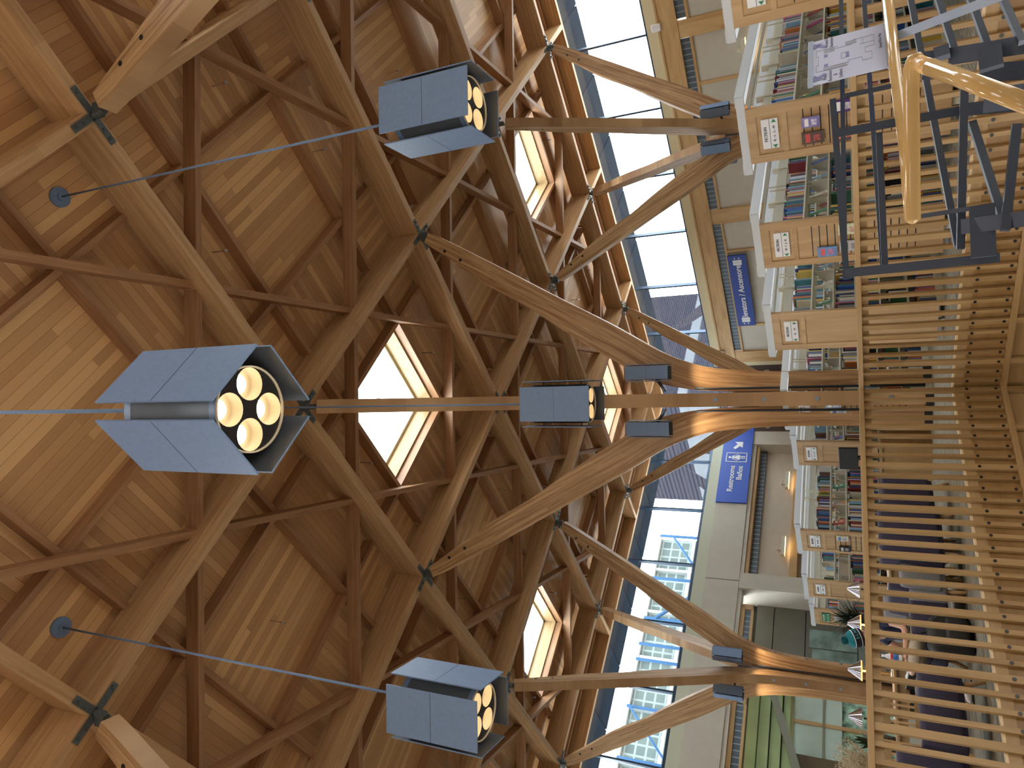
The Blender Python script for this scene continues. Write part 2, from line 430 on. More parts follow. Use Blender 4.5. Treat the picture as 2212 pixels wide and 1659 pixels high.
# eave beams along the two glass walls
for side in (0, 1):
    for k in range(-5, 6, 2):
        a, b = (PMAX+.03, k), (PMAX+.03, min(k+2, PMAX+.1))
        if side: a, b = a[::-1], b[::-1]
        A, B = pq(*a, TIP), pq(*b, TIP)
        if not seen([A, B, (A+B)/2], 60): continue
        beam_obj('eave_beam', A, B, .17, TIP, DECK, GL, None, 'reddish glulam eave beam along the top of the %s clerestory windows' % ('left' if side else 'right'), 'beam',
                 '%s eave beams' % ('left' if side else 'right'))
        # bolted ledger inside it
        a2, b2 = ((a[0]-.13, a[1]), (b[0]-.13, b[1])) if not side else ((a[0], a[1]-.13), (b[0], b[1]-.13))
        A2, B2 = pq(*a2, 0), pq(*b2, 0)
        lo = beam_obj('ledger', A2, B2, .06, TIP+.46, DECK, PURM, None, 'dark ledger board with bolts inside the %s eave beam' % ('left' if side else 'right'), 'beam', '%s ledgers' % ('left' if side else 'right'))
        bb = MB()
        L = (B2-A2).length
        for u in (.15, .38, .62, .85):
            for sg in (1, -1): bb.tube([(L*u, sg*.03, .12), (L*u, sg*.05, .12)], .03, 8)
        bb.obj('bolt_heads', BLACK, lo)

# skylights over the columns
for (i, j) in SKY:
    c = LW(i, j, DECK)
    if i+j > 4 or j-i > 4 or not seen([c, LW(i-.5, j, DECK), LW(i+.5, j, DECK), LW(i, j-.5, DECK)], 40): continue
    which = {(0, 0): 'large diamond skylight above the nearest column', (2, 2): 'diamond skylight above the right-hand column', (-2, 2): 'diamond skylight above the left-hand column',
             (0, 4): 'small diamond skylight farthest back above the hidden column'}.get((i, j), 'diamond skylight near the picture edge')
    t = thing('skylight', which, 'skylight', c, R45)
    h = BL*R2/2                                        # half side of the opening
    for nm, o_, i_, z0, z1, mt in (('curb', h+.02, h-.10, -.03, .42, MAPLE), ('pane_frame', h-.08, h-.17, .40, .47, plain('pale_frame', (.72, .66, .42), .6))):
        for s in (0, 1, 2, 3):
            M = Matrix.Rotation(s*PI/2, 4, 'Z')
            mb = MB().box(-o_, o_, -o_, -i_, z0, z1, M); mb.obj(nm, mt, t)
    MB().box(-h+.17, h-.17, -h+.17, h-.17, .44, .455).obj('pane', GLASS, t)

# sprinkler heads under the boards
def sprinkler():
    t = thing('sprinkler', 'thin sprinkler drop pipe hanging under the boarded roof', 'sprinkler', group='sprinklers under the roof')
    MB().tube([(0, 0, 0), (0, 0, -.26)], .012, 8).obj('drop_pipe', plain('pipe_paint', (.42, .25, .15), .5), t)
    b = MB().tube([(0, 0, -.26), (0, 0, -.30)], .02, 8); b.tube([(0, 0, -.30), (0, 0, -.335)], .008, 6); b.tube([(0, 0, -.335), (0, 0, -.34)], .024, 10)
    b.obj('head', CHROME, t); return t
sp = sprinkler()
for i, (x, y) in enumerate([(5.53, 8.80), (2.63, 8.78), (5.16, 11.33), (1.23, 15.29), (-1.32, 12.74), (-2.70, 19.31), (-4.03, 10.04), (-5.33, 16.79), (-6.69, 22.93), (-9.56, 21.07), (7.87, 13.97), (5.16, 27.10), (9.18, 23.19), (7.45, 30.27), (3.82, 25.76)]):
    o = sp if i == 0 else copy_tree(sp)
    o.location = (x, y, DECK)

# ------------------------------------------------------------------ tree columns
def smooth_curve(pts, n):
    """Catmull-Rom through (r,z) points, resampled"""
    P = [Vector((a, b)) for a, b in pts]; P = [P[0]*2-P[1]]+P+[P[-1]*2-P[-2]]; out = []
    for i in range(1, len(P)-2):
        for k in range(6):
            t = k/6; a, b, c, d = P[i-1], P[i], P[i+1], P[i+2]
            out.append(.5*((2*b)+(c-a)*t+(2*a-5*b+4*c-d)*t*t+(3*b-a-3*c+d)*t**3))
    out.append(P[-2])
    L = [0]
    for i in range(1, len(out)): L.append(L[-1]+(out[i]-out[i-1]).length)
    res = []; j = 0
    for k in range(n):
        u = L[-1]*k/(n-1)
        while j < len(L)-2 and L[j+1] < u: j += 1
        f = (u-L[j])/max(1e-6, L[j+1]-L[j]); res.append(out[j].lerp(out[j+1], max(0, min(1, f))))
    return res
def zc(z): return (z-1.1)*1.058+1.06
outer = [(r*1.058, zc(z)) for r, z in [(.455, .10), (.46, 1.0), (.465, 2.0), (.485, 2.6), (.51, 2.95), (.55, 3.34), (.62, 3.70), (.72, 4.0), (.85, 4.31), (1.05, 4.66), (1.48, 5.37), (2.09, 6.48), (2.66, 7.49), (3.23, 8.52), (3.61, 9.22), (3.70, 9.42)]]
inner = [(r*1.058, zc(z)) for r, z in [(.13, .10), (.13, 1.0), (.13, 2.0), (.135, 2.8), (.15, 3.4), (.20, 3.9), (.30, 4.40), (.45, 4.78), (.66, 5.12), (.98, 5.66), (1.52, 6.50), (1.93, 7.10), (2.45, 8.02), (3.05, 8.87), (3.42, 9.42), (3.50, 9.53)]]
def member_mesh():
    n = 44; o = smooth_curve(outer, n); i_ = smooth_curve(inner, n); w = .125
    mb = MB(); vs = []; uv = []; L = 0
    for k in range(n):
        if k: L += ((o[k]+i_[k])/2-(o[k-1]+i_[k-1])/2).length
        wd = (o[k]-i_[k]).length
        for (pt, y, v) in ((o[k], -w, 0), (o[k], w, 0), (i_[k], w, wd), (i_[k], -w, wd)):
            vs.append((pt.x, y, pt.y)); uv.append((L, v+.013+ (0 if y < 0 else 0)))
    fs = []
    for k in range(n-1):
        for c in range(4): fs.append((k*4+c, k*4+(c+1) % 4, k*4+4+(c+1) % 4, k*4+4+c))
    fs += [(3, 2, 1, 0), (n*4-4, n*4-3, n*4-2, n*4-1)]
    mb.add(vs, fs); mb.uv = uv
    return mb
mem = member_mesh().mesh('curved_member', GLC)
def conduit_mesh():
    mb = MB().tube([(.205, .205, .1), (.205, .205, 3.6), (.225, .225, 3.9)], .022, 8); return mb.mesh('conduit', DSTEEL, True)
conm = conduit_mesh()
def bolts_mesh():
    mb = MB()
    for z in (.62, 1.75, 2.62, 3.45):
        # face of the outer edge
        r = 0.49 if z < 2.2 else (.51 if z < 3 else .575)
        mb.tube([(r-.01, 0, z), (r+.03, 0, z)], .04, 14)
    return mb.mesh('bolt', BOLT)
bolm = bolts_mesh()
plugm = MB()
for z, r in ((9.43, 3.44), (9.03, 3.20)): plugm.tube([(r, -.13, z), (r, .13, z)], .036, 14)
plugm = plugm.mesh('bolt_hole', BLACK)
def node_mesh():
    mb = MB(); z = TIP-.012
    for s in range(4):
        M = Matrix.Rotation(PI/4+s*PI/2, 4, 'Z'); M2 = Matrix.Translation((BL, 0, 0)) @ M
        mb.box(0, .40, -.05, .05, z-.012, z, M2)
        for u in (.2, .33):
            p = M2 @ Vector((u, 0, 0)); mb.tube([(p.x, p.y, z-.012), (p.x, p.y, z-.045)], .026, 8)
    mb.tube([(BL, 0, z), (BL-.03, 0, z-.22)], .05, 10)
    mb.box(BL-.16, BL+.04, -.03, .03, z-.2, z-.01)
    return mb.mesh('steel_node', PLATE)
nodm = node_mesh()
def column(i, j, label):
    t = thing('tree_column', label, 'column', LW(i, j, 0), 0, None)
    for k in range(4):
        M = Matrix.Rotation(k*PI/2, 4, 'Z')
        link('curved_member', mem, t, M)
        link('steel_node', nodm, t, M); link('conduit', conm, t, M); link('bolt', bolm, t, M); link('bolt_hole', plugm, t, M)
    b = MB()
    for k in range(4):
        b.box(.11, .52, -.145, .145, 0, .12, Matrix.Rotation(k*PI/2, 4, 'Z'))
    b.box(-.16, .16, -.16, .16, 0, .10); b.obj('base_shoe', BLACK, t)
    MB().box(-.06, .06, -.06, .06, .1, 4.5).obj('steel_core', DSTEEL, t)
    return t
column(0, 0, 'nearest timber tree column of four curving limbs, in the middle of the picture')
column(2, 2, 'timber tree column standing behind the K to M fiction bookcase on the right')
column(-2, 2, 'timber tree column on the left beside the pale green blinds')
column(0, 4, 'farthest timber tree column, mostly hidden behind the middle one')
column(2, -2, 'tree column whose pale limb enters from the right edge to the near right node')
column(-2, -2, 'tree column whose pale limb enters from the left edge to the near left node')

# ------------------------------------------------------------------ pendant and accent lights
INNER = plain('dark_shield_lining', (.07, .075, .085), .5)
def lantern(t, H, Wd, R, rc, arm=True, holes=4, power=0):
    """four flat shields round a perforated drum with downlights; origin at the shields' bottom centre"""
    pm = MB().box(R-.006, R+.006, -Wd/2, Wd/2, 0, H)
    shield = pm.mesh('shield', STEEL)
    sm = MB().box(R+.0055, R+.0075, -Wd/2+.002, Wd/2-.002, H*.5-.0015, H*.5+.0015).mesh('seam', DSTEEL)
    im = MB().box(R-.0075, R-.0055, -Wd/2+.002, Wd/2-.002, 0.002, H-.002).mesh('inner_face', INNER)
    st = MB()
    for z in (H*.22, H*.78): st.tube([(rc-.01, 0, z), (R-.006, 0, z)], H*.009, 8)
    st = st.mesh('standoff', DSTEEL)
    for k in range(4):
        M = Matrix.Rotation(k*PI/2, 4, 'Z')
        s = link('shield', shield, t, M); link('seam', sm, s); link('inner_face', im, s); link('standoff', st, t, M)
    z0, z1 = H*.115, H*.90
    d = MB().lathe([(0, z1), (rc, z1), (rc, z0)], 40); 
    dr = d.obj('drum', PERF, t, True)
    MB().lathe([(rc+.001, z1), (rc+.001, z1-.06*H), ], 40).obj('drum_band', STEEL, dr, True)
    MB().lathe([(rc+.001, z0+.05*H), (rc+.001, z0)], 40).obj('drum_band', STEEL, dr, True)
    # dark lower plate with round openings
    hr = rc*.38; ho = rc*.58
    pts = [(ho*math.cos(PI/4+PI/2*k), ho*math.sin(PI/4+PI/2*k)) for k in range(holes)] if holes > 1 else [(0, 0)]
    if holes == 1: hr = rc*.6
    import bmesh as _b
    bm = _b.new(); zb = z0+.004*H
    ring = [bm.verts.new((rc*.985*math.cos(2*PI*k/48), rc*.985*math.sin(2*PI*k/48), zb)) for k in range(48)]
    edges = [bm.edges.new((ring[k], ring[(k+1) % 48])) for k in range(48)]
    for (x, y) in pts:
        rr = [bm.verts.new((x+hr*math.cos(2*PI*k/24), y+hr*math.sin(2*PI*k/24), zb)) for k in range(24)]
        edges += [bm.edges.new((rr[k], rr[(k+1) % 24])) for k in range(24)]
    _b.ops.triangle_fill(bm, use_beauty=True, edges=edges)
    kill = []
    for f in bm.faces:
        c = f.calc_center_median()
        if any((c.x-x)**2+(c.y-y)**2 < (hr*.93)**2 for x, y in pts): kill.append(f)
    _b.ops.delete(bm, geom=kill, context='FACES_ONLY')
    me = bpy.data.meshes.new('lower_plate'); bm.to_mesh(me); bm.free(); me.materials.append(BLACK); link('lower_plate', me, t)
    rim = MB().lathe([(rc, z0), (rc, z0-.012*H), (rc*.965, z0-.012*H), (rc*.965, z0+.004*H)], 40); rim.obj('rim', WARM, t, True)
    can = MB().lathe([(hr, 0), (hr, .10*H), (hr*.62, .10*H)], 24).mesh('reflector', WARM, True)
    bulb = MB().lathe([(hr*.62, .098*H), (hr*.55, .088*H), (0, .082*H)], 20).mesh('lamp_face', LAMPE, True)
    for (x, y) in pts:
        M = Matrix.Translation((x, y, zb)); c = link('reflector', can, t, M); link('lamp_face', bulb, c)
    if power:
        ld = bpy.data.lights.new('downlight', 'SPOT'); ld.energy = power; ld.color = (1, .78, .48); ld.spot_size = 1.9; ld.spot_blend = .6; ld.shadow_soft_size = rc*.5
        lo = bpy.data.objects.new('downlight', ld); COL.objects.link(lo); lo.parent = t; lo.location = (0, 0, z0-.03)
    return t
# perforated drum
PERF, nt_, b_ = newmat('perforated_metal')
tc_ = N(nt_, 'ShaderNodeTexCoord'); sp_ = N(nt_, 'ShaderNodeSeparateXYZ'); nt_.links.new(tc_.outputs['Object'], sp_.inputs[0])
an_ = math_(nt_, 'ARCTAN2', sp_.outputs['Y'], sp_.outputs['X'])
u_ = math_(nt_, 'SINE', math_(nt_, 'MULTIPLY', an_, 120.0)); v_ = math_(nt_, 'SINE', math_(nt_, 'MULTIPLY', sp_.outputs['Z'], 520.0))
h_ = math_(nt_, 'GREATER_THAN', math_(nt_, 'MULTIPLY', u_, v_), 0.1)
mx_ = N(nt_, 'ShaderNodeMix', data_type='RGBA'); nt_.links.new(h_, mx_.inputs['Factor'])
mx_.inputs['A'].default_value = (.13, .155, .18, 1); mx_.inputs['B'].default_value = (.015, .018, .022, 1)
nt_.links.new(mx_.outputs['Result'], b_.inputs['Base Color']); b_.inputs['Roughness'].default_value = .5

LZ = EYE+3.265
pend = [(-.03, 3.25, PI/4, 'large grey pendant lantern nearest the viewer, its four lit lamps fully in view'),
        (2.93, 6.15, 0, 'grey pendant lantern hanging at the right on a slanting-looking rod'),
        (-3.02, 6.15, 0, 'grey pendant lantern hanging at the left in front of the left column'),
        (-.065, 9.33, 0, 'grey pendant lantern hanging in front of the middle column')]
for k, (x, y, r, lab) in enumerate(pend):
    t = thing('pendant_lantern', lab, 'pendant light', (x, y, LZ), r)
    lantern(t, 1.02, .475, .315, .27, power=70)
    MB().tube([(0, 0, .9), (0, 0, DECK-LZ-.04)], .014, 12).obj('rod', STEEL, t, True)
    c = MB().lathe([(0, 0), (.14, 0), (.14, -.045), (.05, -.045), (.05, -.075), (0, -.075)], 28, (0, 0, DECK-LZ)); c.obj('canopy', STEEL, t)
acc = []
def accent(i, j, sx, lab, sy=-1):
    rr = 0 if (i, j) == (0, 0) else PI/4
    c = LW(i, j, 0)
    t = thing('accent_light', lab, 'spotlight', (c.x+sx*.53, c.y+sy*.58, EYE+3.22), rr)
    lantern(t, .82, .255, .155, .105, holes=1, power=36)
    o = MB().bar((-sx*.02, 0, .30), (-sx*.36, -sy*.40, .20), .035, .05).obj('arm', DSTEEL, t); o.rotation_euler = (0, 0, -rr)
    return t
for i, j, nm in ((0, 0, 'middle'), (2, 2, 'right-hand'), (-2, 2, 'left-hand')):
    for sx in (-1, 1):
        accent(i, j, sx, 'small grey four-shield spotlight on the %s side of the %s column' % ('left' if sx < 0 else 'right', nm))
accent(-2, 2, 1, 'grey spotlight partly hidden behind the left-hand column limb', 1)
accent(2, 2, -1, 'grey spotlight partly hidden behind the right-hand column limb', 1)

# ------------------------------------------------------------------ floors and walls
VS, VT = 7.66, 7.56                                   # edges of the stair opening
def slab(name, s0, s1, t0, t1, z0, z1, mat, kind='structure', label=None, cat=None, group=None):
    o = MB().box(0, s1-s0, 0, t1-t0, z0, z1).obj(name, mat); place(o, ST(s0, t0, 0), R45)
    return tag(o, label, cat, group, kind)
CARP, nt, b = newmat('striped_carpet_planks')
tc = N(nt, 'ShaderNodeTexCoord'); mp = N(nt, 'ShaderNodeMapping'); mp.inputs['Scale'].default_value = (3, 26, 1); nt.links.new(tc.outputs['Object'], mp.inputs['Vector'])
n1 = N(nt, 'ShaderNodeTexNoise'); n1.inputs['Scale'].default_value = 1.5; n1.inputs['Detail'].default_value = 4; nt.links.new(mp.outputs[0], n1.inputs['Vector'])
r = N(nt, 'ShaderNodeValToRGB'); r.color_ramp.elements[0].position = .35; r.color_ramp.elements[1].position = .65
r.color_ramp.elements[0].color = (.09, .085, .07, 1); r.color_ramp.elements[1].color = (.33, .31, .25, 1)
nt.links.new(n1.outputs[0], r.inputs[0]); nt.links.new(r.outputs[0], b.inputs['Base Color']); b.inputs['Roughness'].default_value = .95
slab('floor', -14, 27.6, VT, 27.6, -.30, 0, CARP)
slab('floor', VS, 27.6, -14, VT, -.30, 0, CARP)
slab('wall_near', -14.3, -14, -14, 27, -5, 12, BEIGE)
slab('wall_near', -14, 27, -14.3, -14, -5, 12, BEIGE)
lower = plain('lower_floor_tile', (.46, .42, .36), .5, noise=.08, nscale=2)
slab('floor', -14, VS+.3, -14, VT+.3, -5.0, -4.8, lower)

def wbox(name, side, a0, a1, d0, d1, z0, z1, mat, kind='structure', label=None, cat=None, group=None, bevel=0):
    """box on a wall; side R: a = t, depth d grows outward (+s) from s=26; side L: a = s, depth grows outward (+t) from t=26. local x runs along the wall to the viewer's right"""
    if side == 'R':
        # local x = -t direction, local y = +s  (outward)
        o = MB().box(0, a1-a0, d0, d1, z0, z1).obj(name, mat, bevel=bevel); place(o, ST(26, a1, 0), R45-PI/2)
    else:
        o = MB().box(0, a1-a0, d0, d1, z0, z1).obj(name, mat, bevel=bevel); place(o, ST(a0, 26, 0), R45)
    return tag(o, label, cat, group, kind)
MW = wood('wall_maple', (.62, .42, .20), (.47, .28, .11), fine=3, var=.1)
MWZ = wood('wall_maple_upright', (.62, .42, .20), (.47, .28, .11), along='Z', fine=3, var=.1)
TILE = tiles('glass_block_strip', (.075, .105, .14), (.24, .28, .30), .20, 10, 'X', mortar=.10)
TILE2 = tiles('glass_block_strip_pale', (.09, .13, .17), (.30, .35, .38), .22, 10, 'X', mortar=.10)
RV0 = -14.0
# right wall
wbox('wall_right', 'R', RV0, 23.95, 0, .3, 6.98, 7.42, CREAM)
wbox('trim_1', 'R', RV0, 23.95, -.06, .25, 6.36, 6.98, MW)
wbox('trim_2', 'R', RV0, 23.95, -.10, -.04, 6.96, 7.03, MW)
wbox('wall_right', 'R', RV0, 23.72, .06, .25, 0, 5.98, BEIGE)
wbox('trim_3', 'R', RV0, 23.05, .0, .12, 5.95, 6.04, MW)
for k, (a0, a1) in enumerate(((RV0, 7.95), (8.62, 15.38), (16.08, 23.0))):
    wbox('window_%d' % (k+1), 'R', a0, a1, .05, .14, 6.04, 6.36, TILE)
for k, (a0, a1) in enumerate(((7.99, 8.58), (15.40, 16.06), (23.04, 23.70))):
    wbox('trim_%d' % (4+k), 'R', a0, a1, -.03, .2, 0, 6.36, MWZ)
for k, (a0, a1) in enumerate(((10.2, 10.32), (12.6, 12.72), (17.40, 17.5), (21.42, 21.54), (19.6, 19.6))):
    if a1 > a0: wbox('trim_%d' % (7+k), 'R', a0, a1, .0, .1, 0, 5.96, MWZ)
wbox('wall_corner', 'R', 23.72, 23.95, .0, .3, 0, 6.98, CREAM)
BRK = tiles('dark_brick', (.085, .05, .04), (.15, .12, .10), .22, .075, 'X', offset=.5)
wbox('wall_back', 'R', 23.95, 26.6, .2, .5, 0, 7.0, BRK)
wbox('wall_back', 'L', 23.6, 26.5, .2, .5, 0, 7.0, BRK)
# left wall
wbox('wall_left', 'L', -14.0, 23.6, 0, .3, 6.90, 7.37, plain('pale_sage_paint', (.56, .58, .45), .7))
wbox('wall_left', 'L', 15.66, 23.6, -.06, .3, 5.59, 6.90, BEIGE)
wbox('wall_left', 'L', -14.0, 15.62, -.06, .3, 5.59, 6.90, BEIGE)
wbox('wall_left', 'L', -14.0, 23.4, .0, .5, 5.44, 5.59, BEIGE)
wbox('trim_20', 'L', 16.0, 23.2, .10, .5, 5.30, 5.46, MW)
wbox('window_4', 'L', 16.0, 22.8, .42, .55, 5.02, 5.40, TILE2)
wbox('wall_left', 'L', 16.0, 22.8, .55, .8, 3.72, 5.2, BEIGE2)
wbox('wall_left', 'L', 22.8, 23.6, -.06, 1.2, 0, 5.59, BEIGE)
wbox('wall_left', 'L', 15.32, 16.0, -.08, 1.2, 0, 5.57, BEIGE)
wbox('trim_21', 'L', 16.0, 22.8, .30, .8, 3.52, 3.80, MW)
wbox('wall_left', 'L', 16.0, 22.8, .75, .85, 0, 3.52, BEIGE2)
for k, a in enumerate((16.0, 17.6, 19.2, 20.8, 22.4)):
    wbox('trim_%d' % (22+k), 'L', a, a+.12, .25, .8, 0, 3.52, MWZ)
# dark sloping panels beyond the second pier
def quadwall(name, pts, mat, th=.06, **kw):
    n = len(pts); c = [ST(*p) for p in pts]; nm = (c[1]-c[0]).cross(c[2]-c[0]).normalized()*th
    o = MB().add(c+[q+nm for q in c], [tuple(range(n)), tuple(range(n, 2*n))[::-1]]+[(i, (i+1) % n, n+(i+1) % n, n+i) for i in range(n)]).obj(name, mat)
    return tag(o, **kw)
wbox('trim_30', 'L', 10.9, 14.75, .12, .35, 5.28, 5.50, MW); wbox('trim_31', 'L', 10.9, 14.75, .12, .35, 4.96, 5.06, MW)
wbox('window_5', 'L', 11.0, 14.65, .20, .30, 5.06, 5.30, TILE2); wbox('trim_32', 'L', 14.55, 14.75, .12, .35, 4.96, 5.5, MWZ)
for k, (z0, z1) in enumerate(((4.35, 4.98), (3.2, 4.32), (1.9, 3.17), (0, 1.87))):
    wbox('wall_left', 'L', 11.95, 15.4, 1.1+.0*k, 1.25, z0, z1, DGREY)
wbox('wall_left', 'L', -14.0, 10.9, .12, .3, 5.28, 5.5, MW)
wbox('window_6', 'L', -14.0, 10.9, .2, .3, 5.02, 5.28, TILE2); wbox('trim_33', 'L', -14.0, 10.9, .12, .3, 4.93, 5.02, MW)
for k, z in enumerate((4.62, 4.24, 3.86, 3.48)):
    wbox('wall_left', 'L', -14.0, 11.95, .5+.10*k, .62+.10*k, z-.04, z+.30, GREEN)
wbox('trim_34', 'L', -14.0, 11.95, .98, 1.04, 3.50, 5.0, plain('dark_reveal', (.04, .035, .025), .8))
brace = MB().bar((8.6, .30, 3.05), (11.9, .30, 4.25), .16, .24).obj('trim_35', plain('grey_green_beam', (.24, .25, .19), .6)); place(brace, ST(0, 26, 0), R45); tag(brace, kind='structure')
wbox('wall_left', 'L', -14.0, 16.0, 1.27, 1.4, 0, 5.6, plain('dark_backing', (.035, .03, .022), .8))
# blinds / windows under the green panels
for k, (a0, a1) in enumerate(((10.97, 12.3), (9.70, 10.85))):
    wbox('window_%d' % (7+k), 'L', a0, a1, (.86), .90, 1.92, 3.45, BLIND)
    wbox('trim_%d' % (36+k), 'L', a1-.0, a1+.12, .82, .97, .6, 3.5, MWZ)
wbox('trim_38', 'L', 9.7, 12.3, .82, .96, 2.46, 2.53, plain('olive_rail', (.25, .27, .17), .6)); wbox('trim_39', 'L', 9.7, 12.3, .80, .96, 3.45, 3.56, MW)
wbox('wall_left', 'L', -14.0, 9.70, .5, 1.2, 0, 3.40, plain('brown_pier', (.12, .09, .045), .7))
TREE = plain('foliage_outside', (.34, .62, .44), .8, noise=.8, nscale=4)
wbox('wall_left', 'L', 9.7, 12.3, .96, 1.0, 0, 3.4, TREE)
GPANEL = plain('frosted_green_glass', (.20, .30, .27), .15, noise=.35, nscale=2.5)
# glass partition panels near the tropical plant
for k, (a0, a1) in enumerate(((13.54, 14.25), (12.62, 13.50))):
    o = wbox('glass_partition', 'L', a0, a1, .55, .57, 1.42, 3.0 if k == 0 else 2.9, GPANEL, kind=None, label='frameless greenish glass panel standing %s the dark grey wall' % ('nearer the bookcases before' if k == 0 else 'farther left before'), cat='glass panel')
LOCK = plain('locker_grey_green', (.17, .21, .19), .6)
wbox('locker_bank', 'L', 12.5, 14.3, .35, .6, 0, 1.38, LOCK, kind=None, label='bank of grey-green lockers under the glass panels', cat='lockers')

# clerestory glazing
mul_t = [5.55, 8.2, 10.85, 13.53, 16.23, 19.0, 21.76]
def glazing(side):
    fr = thing('window_%s' % ('9' if side == 'R' else '10'), None, None)
    fr['kind'] = 'structure'
    def bx(nm, a0, a1, d0, d1, z0, z1, mat): 
        o = wbox(nm, side, a0, a1, d0, d1, z0, z1, mat, kind=None); mw_ = o.matrix_basis.copy(); o.parent = fr; return o
    bx('sill_frame', -14, 26, .02, .14, 7.42 if side == 'R' else 7.37, 7.48, FRAMEW)
    bx('head_frame', -14, 26, .02, .14, DECK-.12, DECK, FRAMEW)
    for a in mul_t+[24.4]+[5.55-2.65*k for k in range(1, 8)]:
        bx('mullion', a-.035, a+.035, -.02, .16, 7.42, DECK, FRAMEW)
    bx('pane', -14, 26, .06, .07, 7.45, DECK-.05, GLASS)
glazing('R'); glazing('L')
# overhanging eave soffit outside, in panels
for side in 'RL':
    for k in range(9):
        a0 = 2.0+k*2.66
        wbox('soffit_panel', side, a0+.03, a0+2.63, .2, 2.55, 10.45, 10.60, SOFFIT, kind=None, label='dark soffit panel of the overhanging eave outside the %s windows' % ('right' if side == 'R' else 'left'), cat='soffit panel', group='%s eave soffit panels' % ('right' if side == 'R' else 'left'))

# ------------------------------------------------------------------ hanging signs on the walls
t = thing('elevator_sign', 'blue hanging sign reading Elevators / Ascensores in white', 'sign', ST(25.9, 19.5, 0), R45)
MB().box(-.03, .03, -1.9, 1.9, 5.22, 5.97).obj('sign_board', BLUE, t)
link('lettering', text_mesh('Elevators / Ascensores', .335, SIGNW, bold=.006), t, face_mx(-.04, 0, 5.59))
for sg in (-1, 1):
    mb = MB().box(-.045, -.032, sg*1.55-.125, sg*1.55-.008, 5.42, 5.77); mb.box(-.045, -.032, sg*1.55+.008, sg*1.55+.125, 5.42, 5.77)
    for s2 in (-1, 1):
        c = 5.60+s2*.06; yy = sg*1.76
        mb.add([(-.04, yy-.045, c), (-.04, yy+.045, c), (-.04, yy, c+s2*.07)], [(0, 1, 2)])
    mb.obj('elevator_symbol', SIGNW, t)
t = thing('restroom_sign', 'bright blue sign reading Restrooms and Baños with figure and arrow', 'sign', ST(19.4, 25.9, 0), R45)
MB().box(0, 4.35, -.03, .03, 5.60, 6.90).obj('sign_board', plain('sign_bright_blue', (.018, .085, .52), .5), t)
link('lettering', text_mesh('Restrooms', .33, SIGNW, bold=.006), t, face_my(1.30, -.04, 6.36))
link('lettering', text_mesh('Ba\u00f1os', .33, SIGNW, bold=.006), t, face_my(1.62, -.04, 6.02))
pic = MB()
x0, x1, z0, z1 = 2.25, 2.80, 5.78, 6.70
for a in ((x0, x1, z0, z0+.035), (x0, x1, z1-.035, z1), (x0, x0+.035, z0, z1), (x1-.035, x1, z0, z1)): pic.box(a[0], a[1], -.045, -.035, a[2], a[3])
cx = (x0+x1)/2
pic.tube([(cx, -.035, 6.53), (cx, -.045, 6.53)], .06, 16)
pic.add([(cx-.07, -.045, 6.44), (cx+.07, -.045, 6.44), (cx+.05, -.045, 6.3), (cx+.16, -.045, 6.1), (cx-.16, -.045, 6.1), (cx-.05, -.045, 6.3)], [(0, 1, 2, 3, 4, 5)])
for sg in (-1, 1):
    pic.bar((cx+sg*.08, -.04, 6.42), (cx+sg*.17, -.04, 6.18), .01, .035); pic.bar((cx+sg*.045, -.04, 6.12), (cx+sg*.045, -.04, 5.86), .01, .05)
pic.obj('figure_symbol', SIGNW, t)
ar = MB(); yy = -.045; ar.add([(3.10, yy, 6.44), (3.00, yy, 6.34), (3.20, yy, 6.14), (3.10, yy, 6.02), (3.46, yy, 6.02), (3.46, yy, 6.38), (3.32, yy, 6.26)], [(0, 1, 2, 6), (2, 3, 4, 5, 6)])
ar.obj('arrow', SIGNW, t)

# wall sconces over the shelving
def sconce(side, a, z, lab):
    t = thing('wall_light', lab, 'wall light', ST(26.0, a, z) if side == 'R' else ST(a, 26.45, z), R45-PI/2 if side == 'R' else R45)
    MB().box(-.45, .45, -.30, -.12, -.10, .04).obj('shade', IVORY, t)
    MB().box(-.43, .43, -.28, -.14, -.12, -.10).obj('lens', plain('warm_lens', (1, .8, .4), .5, emit=(1, .72, .30), estr=1.8), t)
    b = MB().box(-.06, .06, -.03, .05, -.02, .22); b.tube([(0, -.02, .18), (0, -.2, .12), (0, -.2, .02)], .02, 8); b.obj('bracket', IVORY, t)
    ld = bpy.data.lights.new('sconce_lamp', 'AREA'); ld.energy = 2.2; ld.color = (1, .72, .38); ld.size = .8; ld.shape = 'RECTANGLE'; ld.size_y = .12
    lo = bpy.data.objects.new('sconce_lamp', ld); COL.objects.link(lo); lo.parent = t; lo.location = (0, -.20, -.13)
sconce('L', 21.0, 4.10, 'lit ivory wall light nearest the restroom sign')
sconce('L', 17.6, 4.10, 'lit ivory wall light nearest the beige pier')
sconce('R', 9.4, 4.35, 'ivory wall light on the right wall above the bookcase')
for k, (q, lab) in enumerate((((26, 8.0, 7.05), 'small white sensor box on the right cream band'), ((26, 23.0, 6.95), 'small white sensor box near the far corner'))):
    o = MB().box(-.12, .12, -.22, -.10, -.16, .16).obj('wall_sensor', SIGNW, bevel=.03); place(o, ST(*q), R45-PI/2); tag(o, lab, 'sensor')

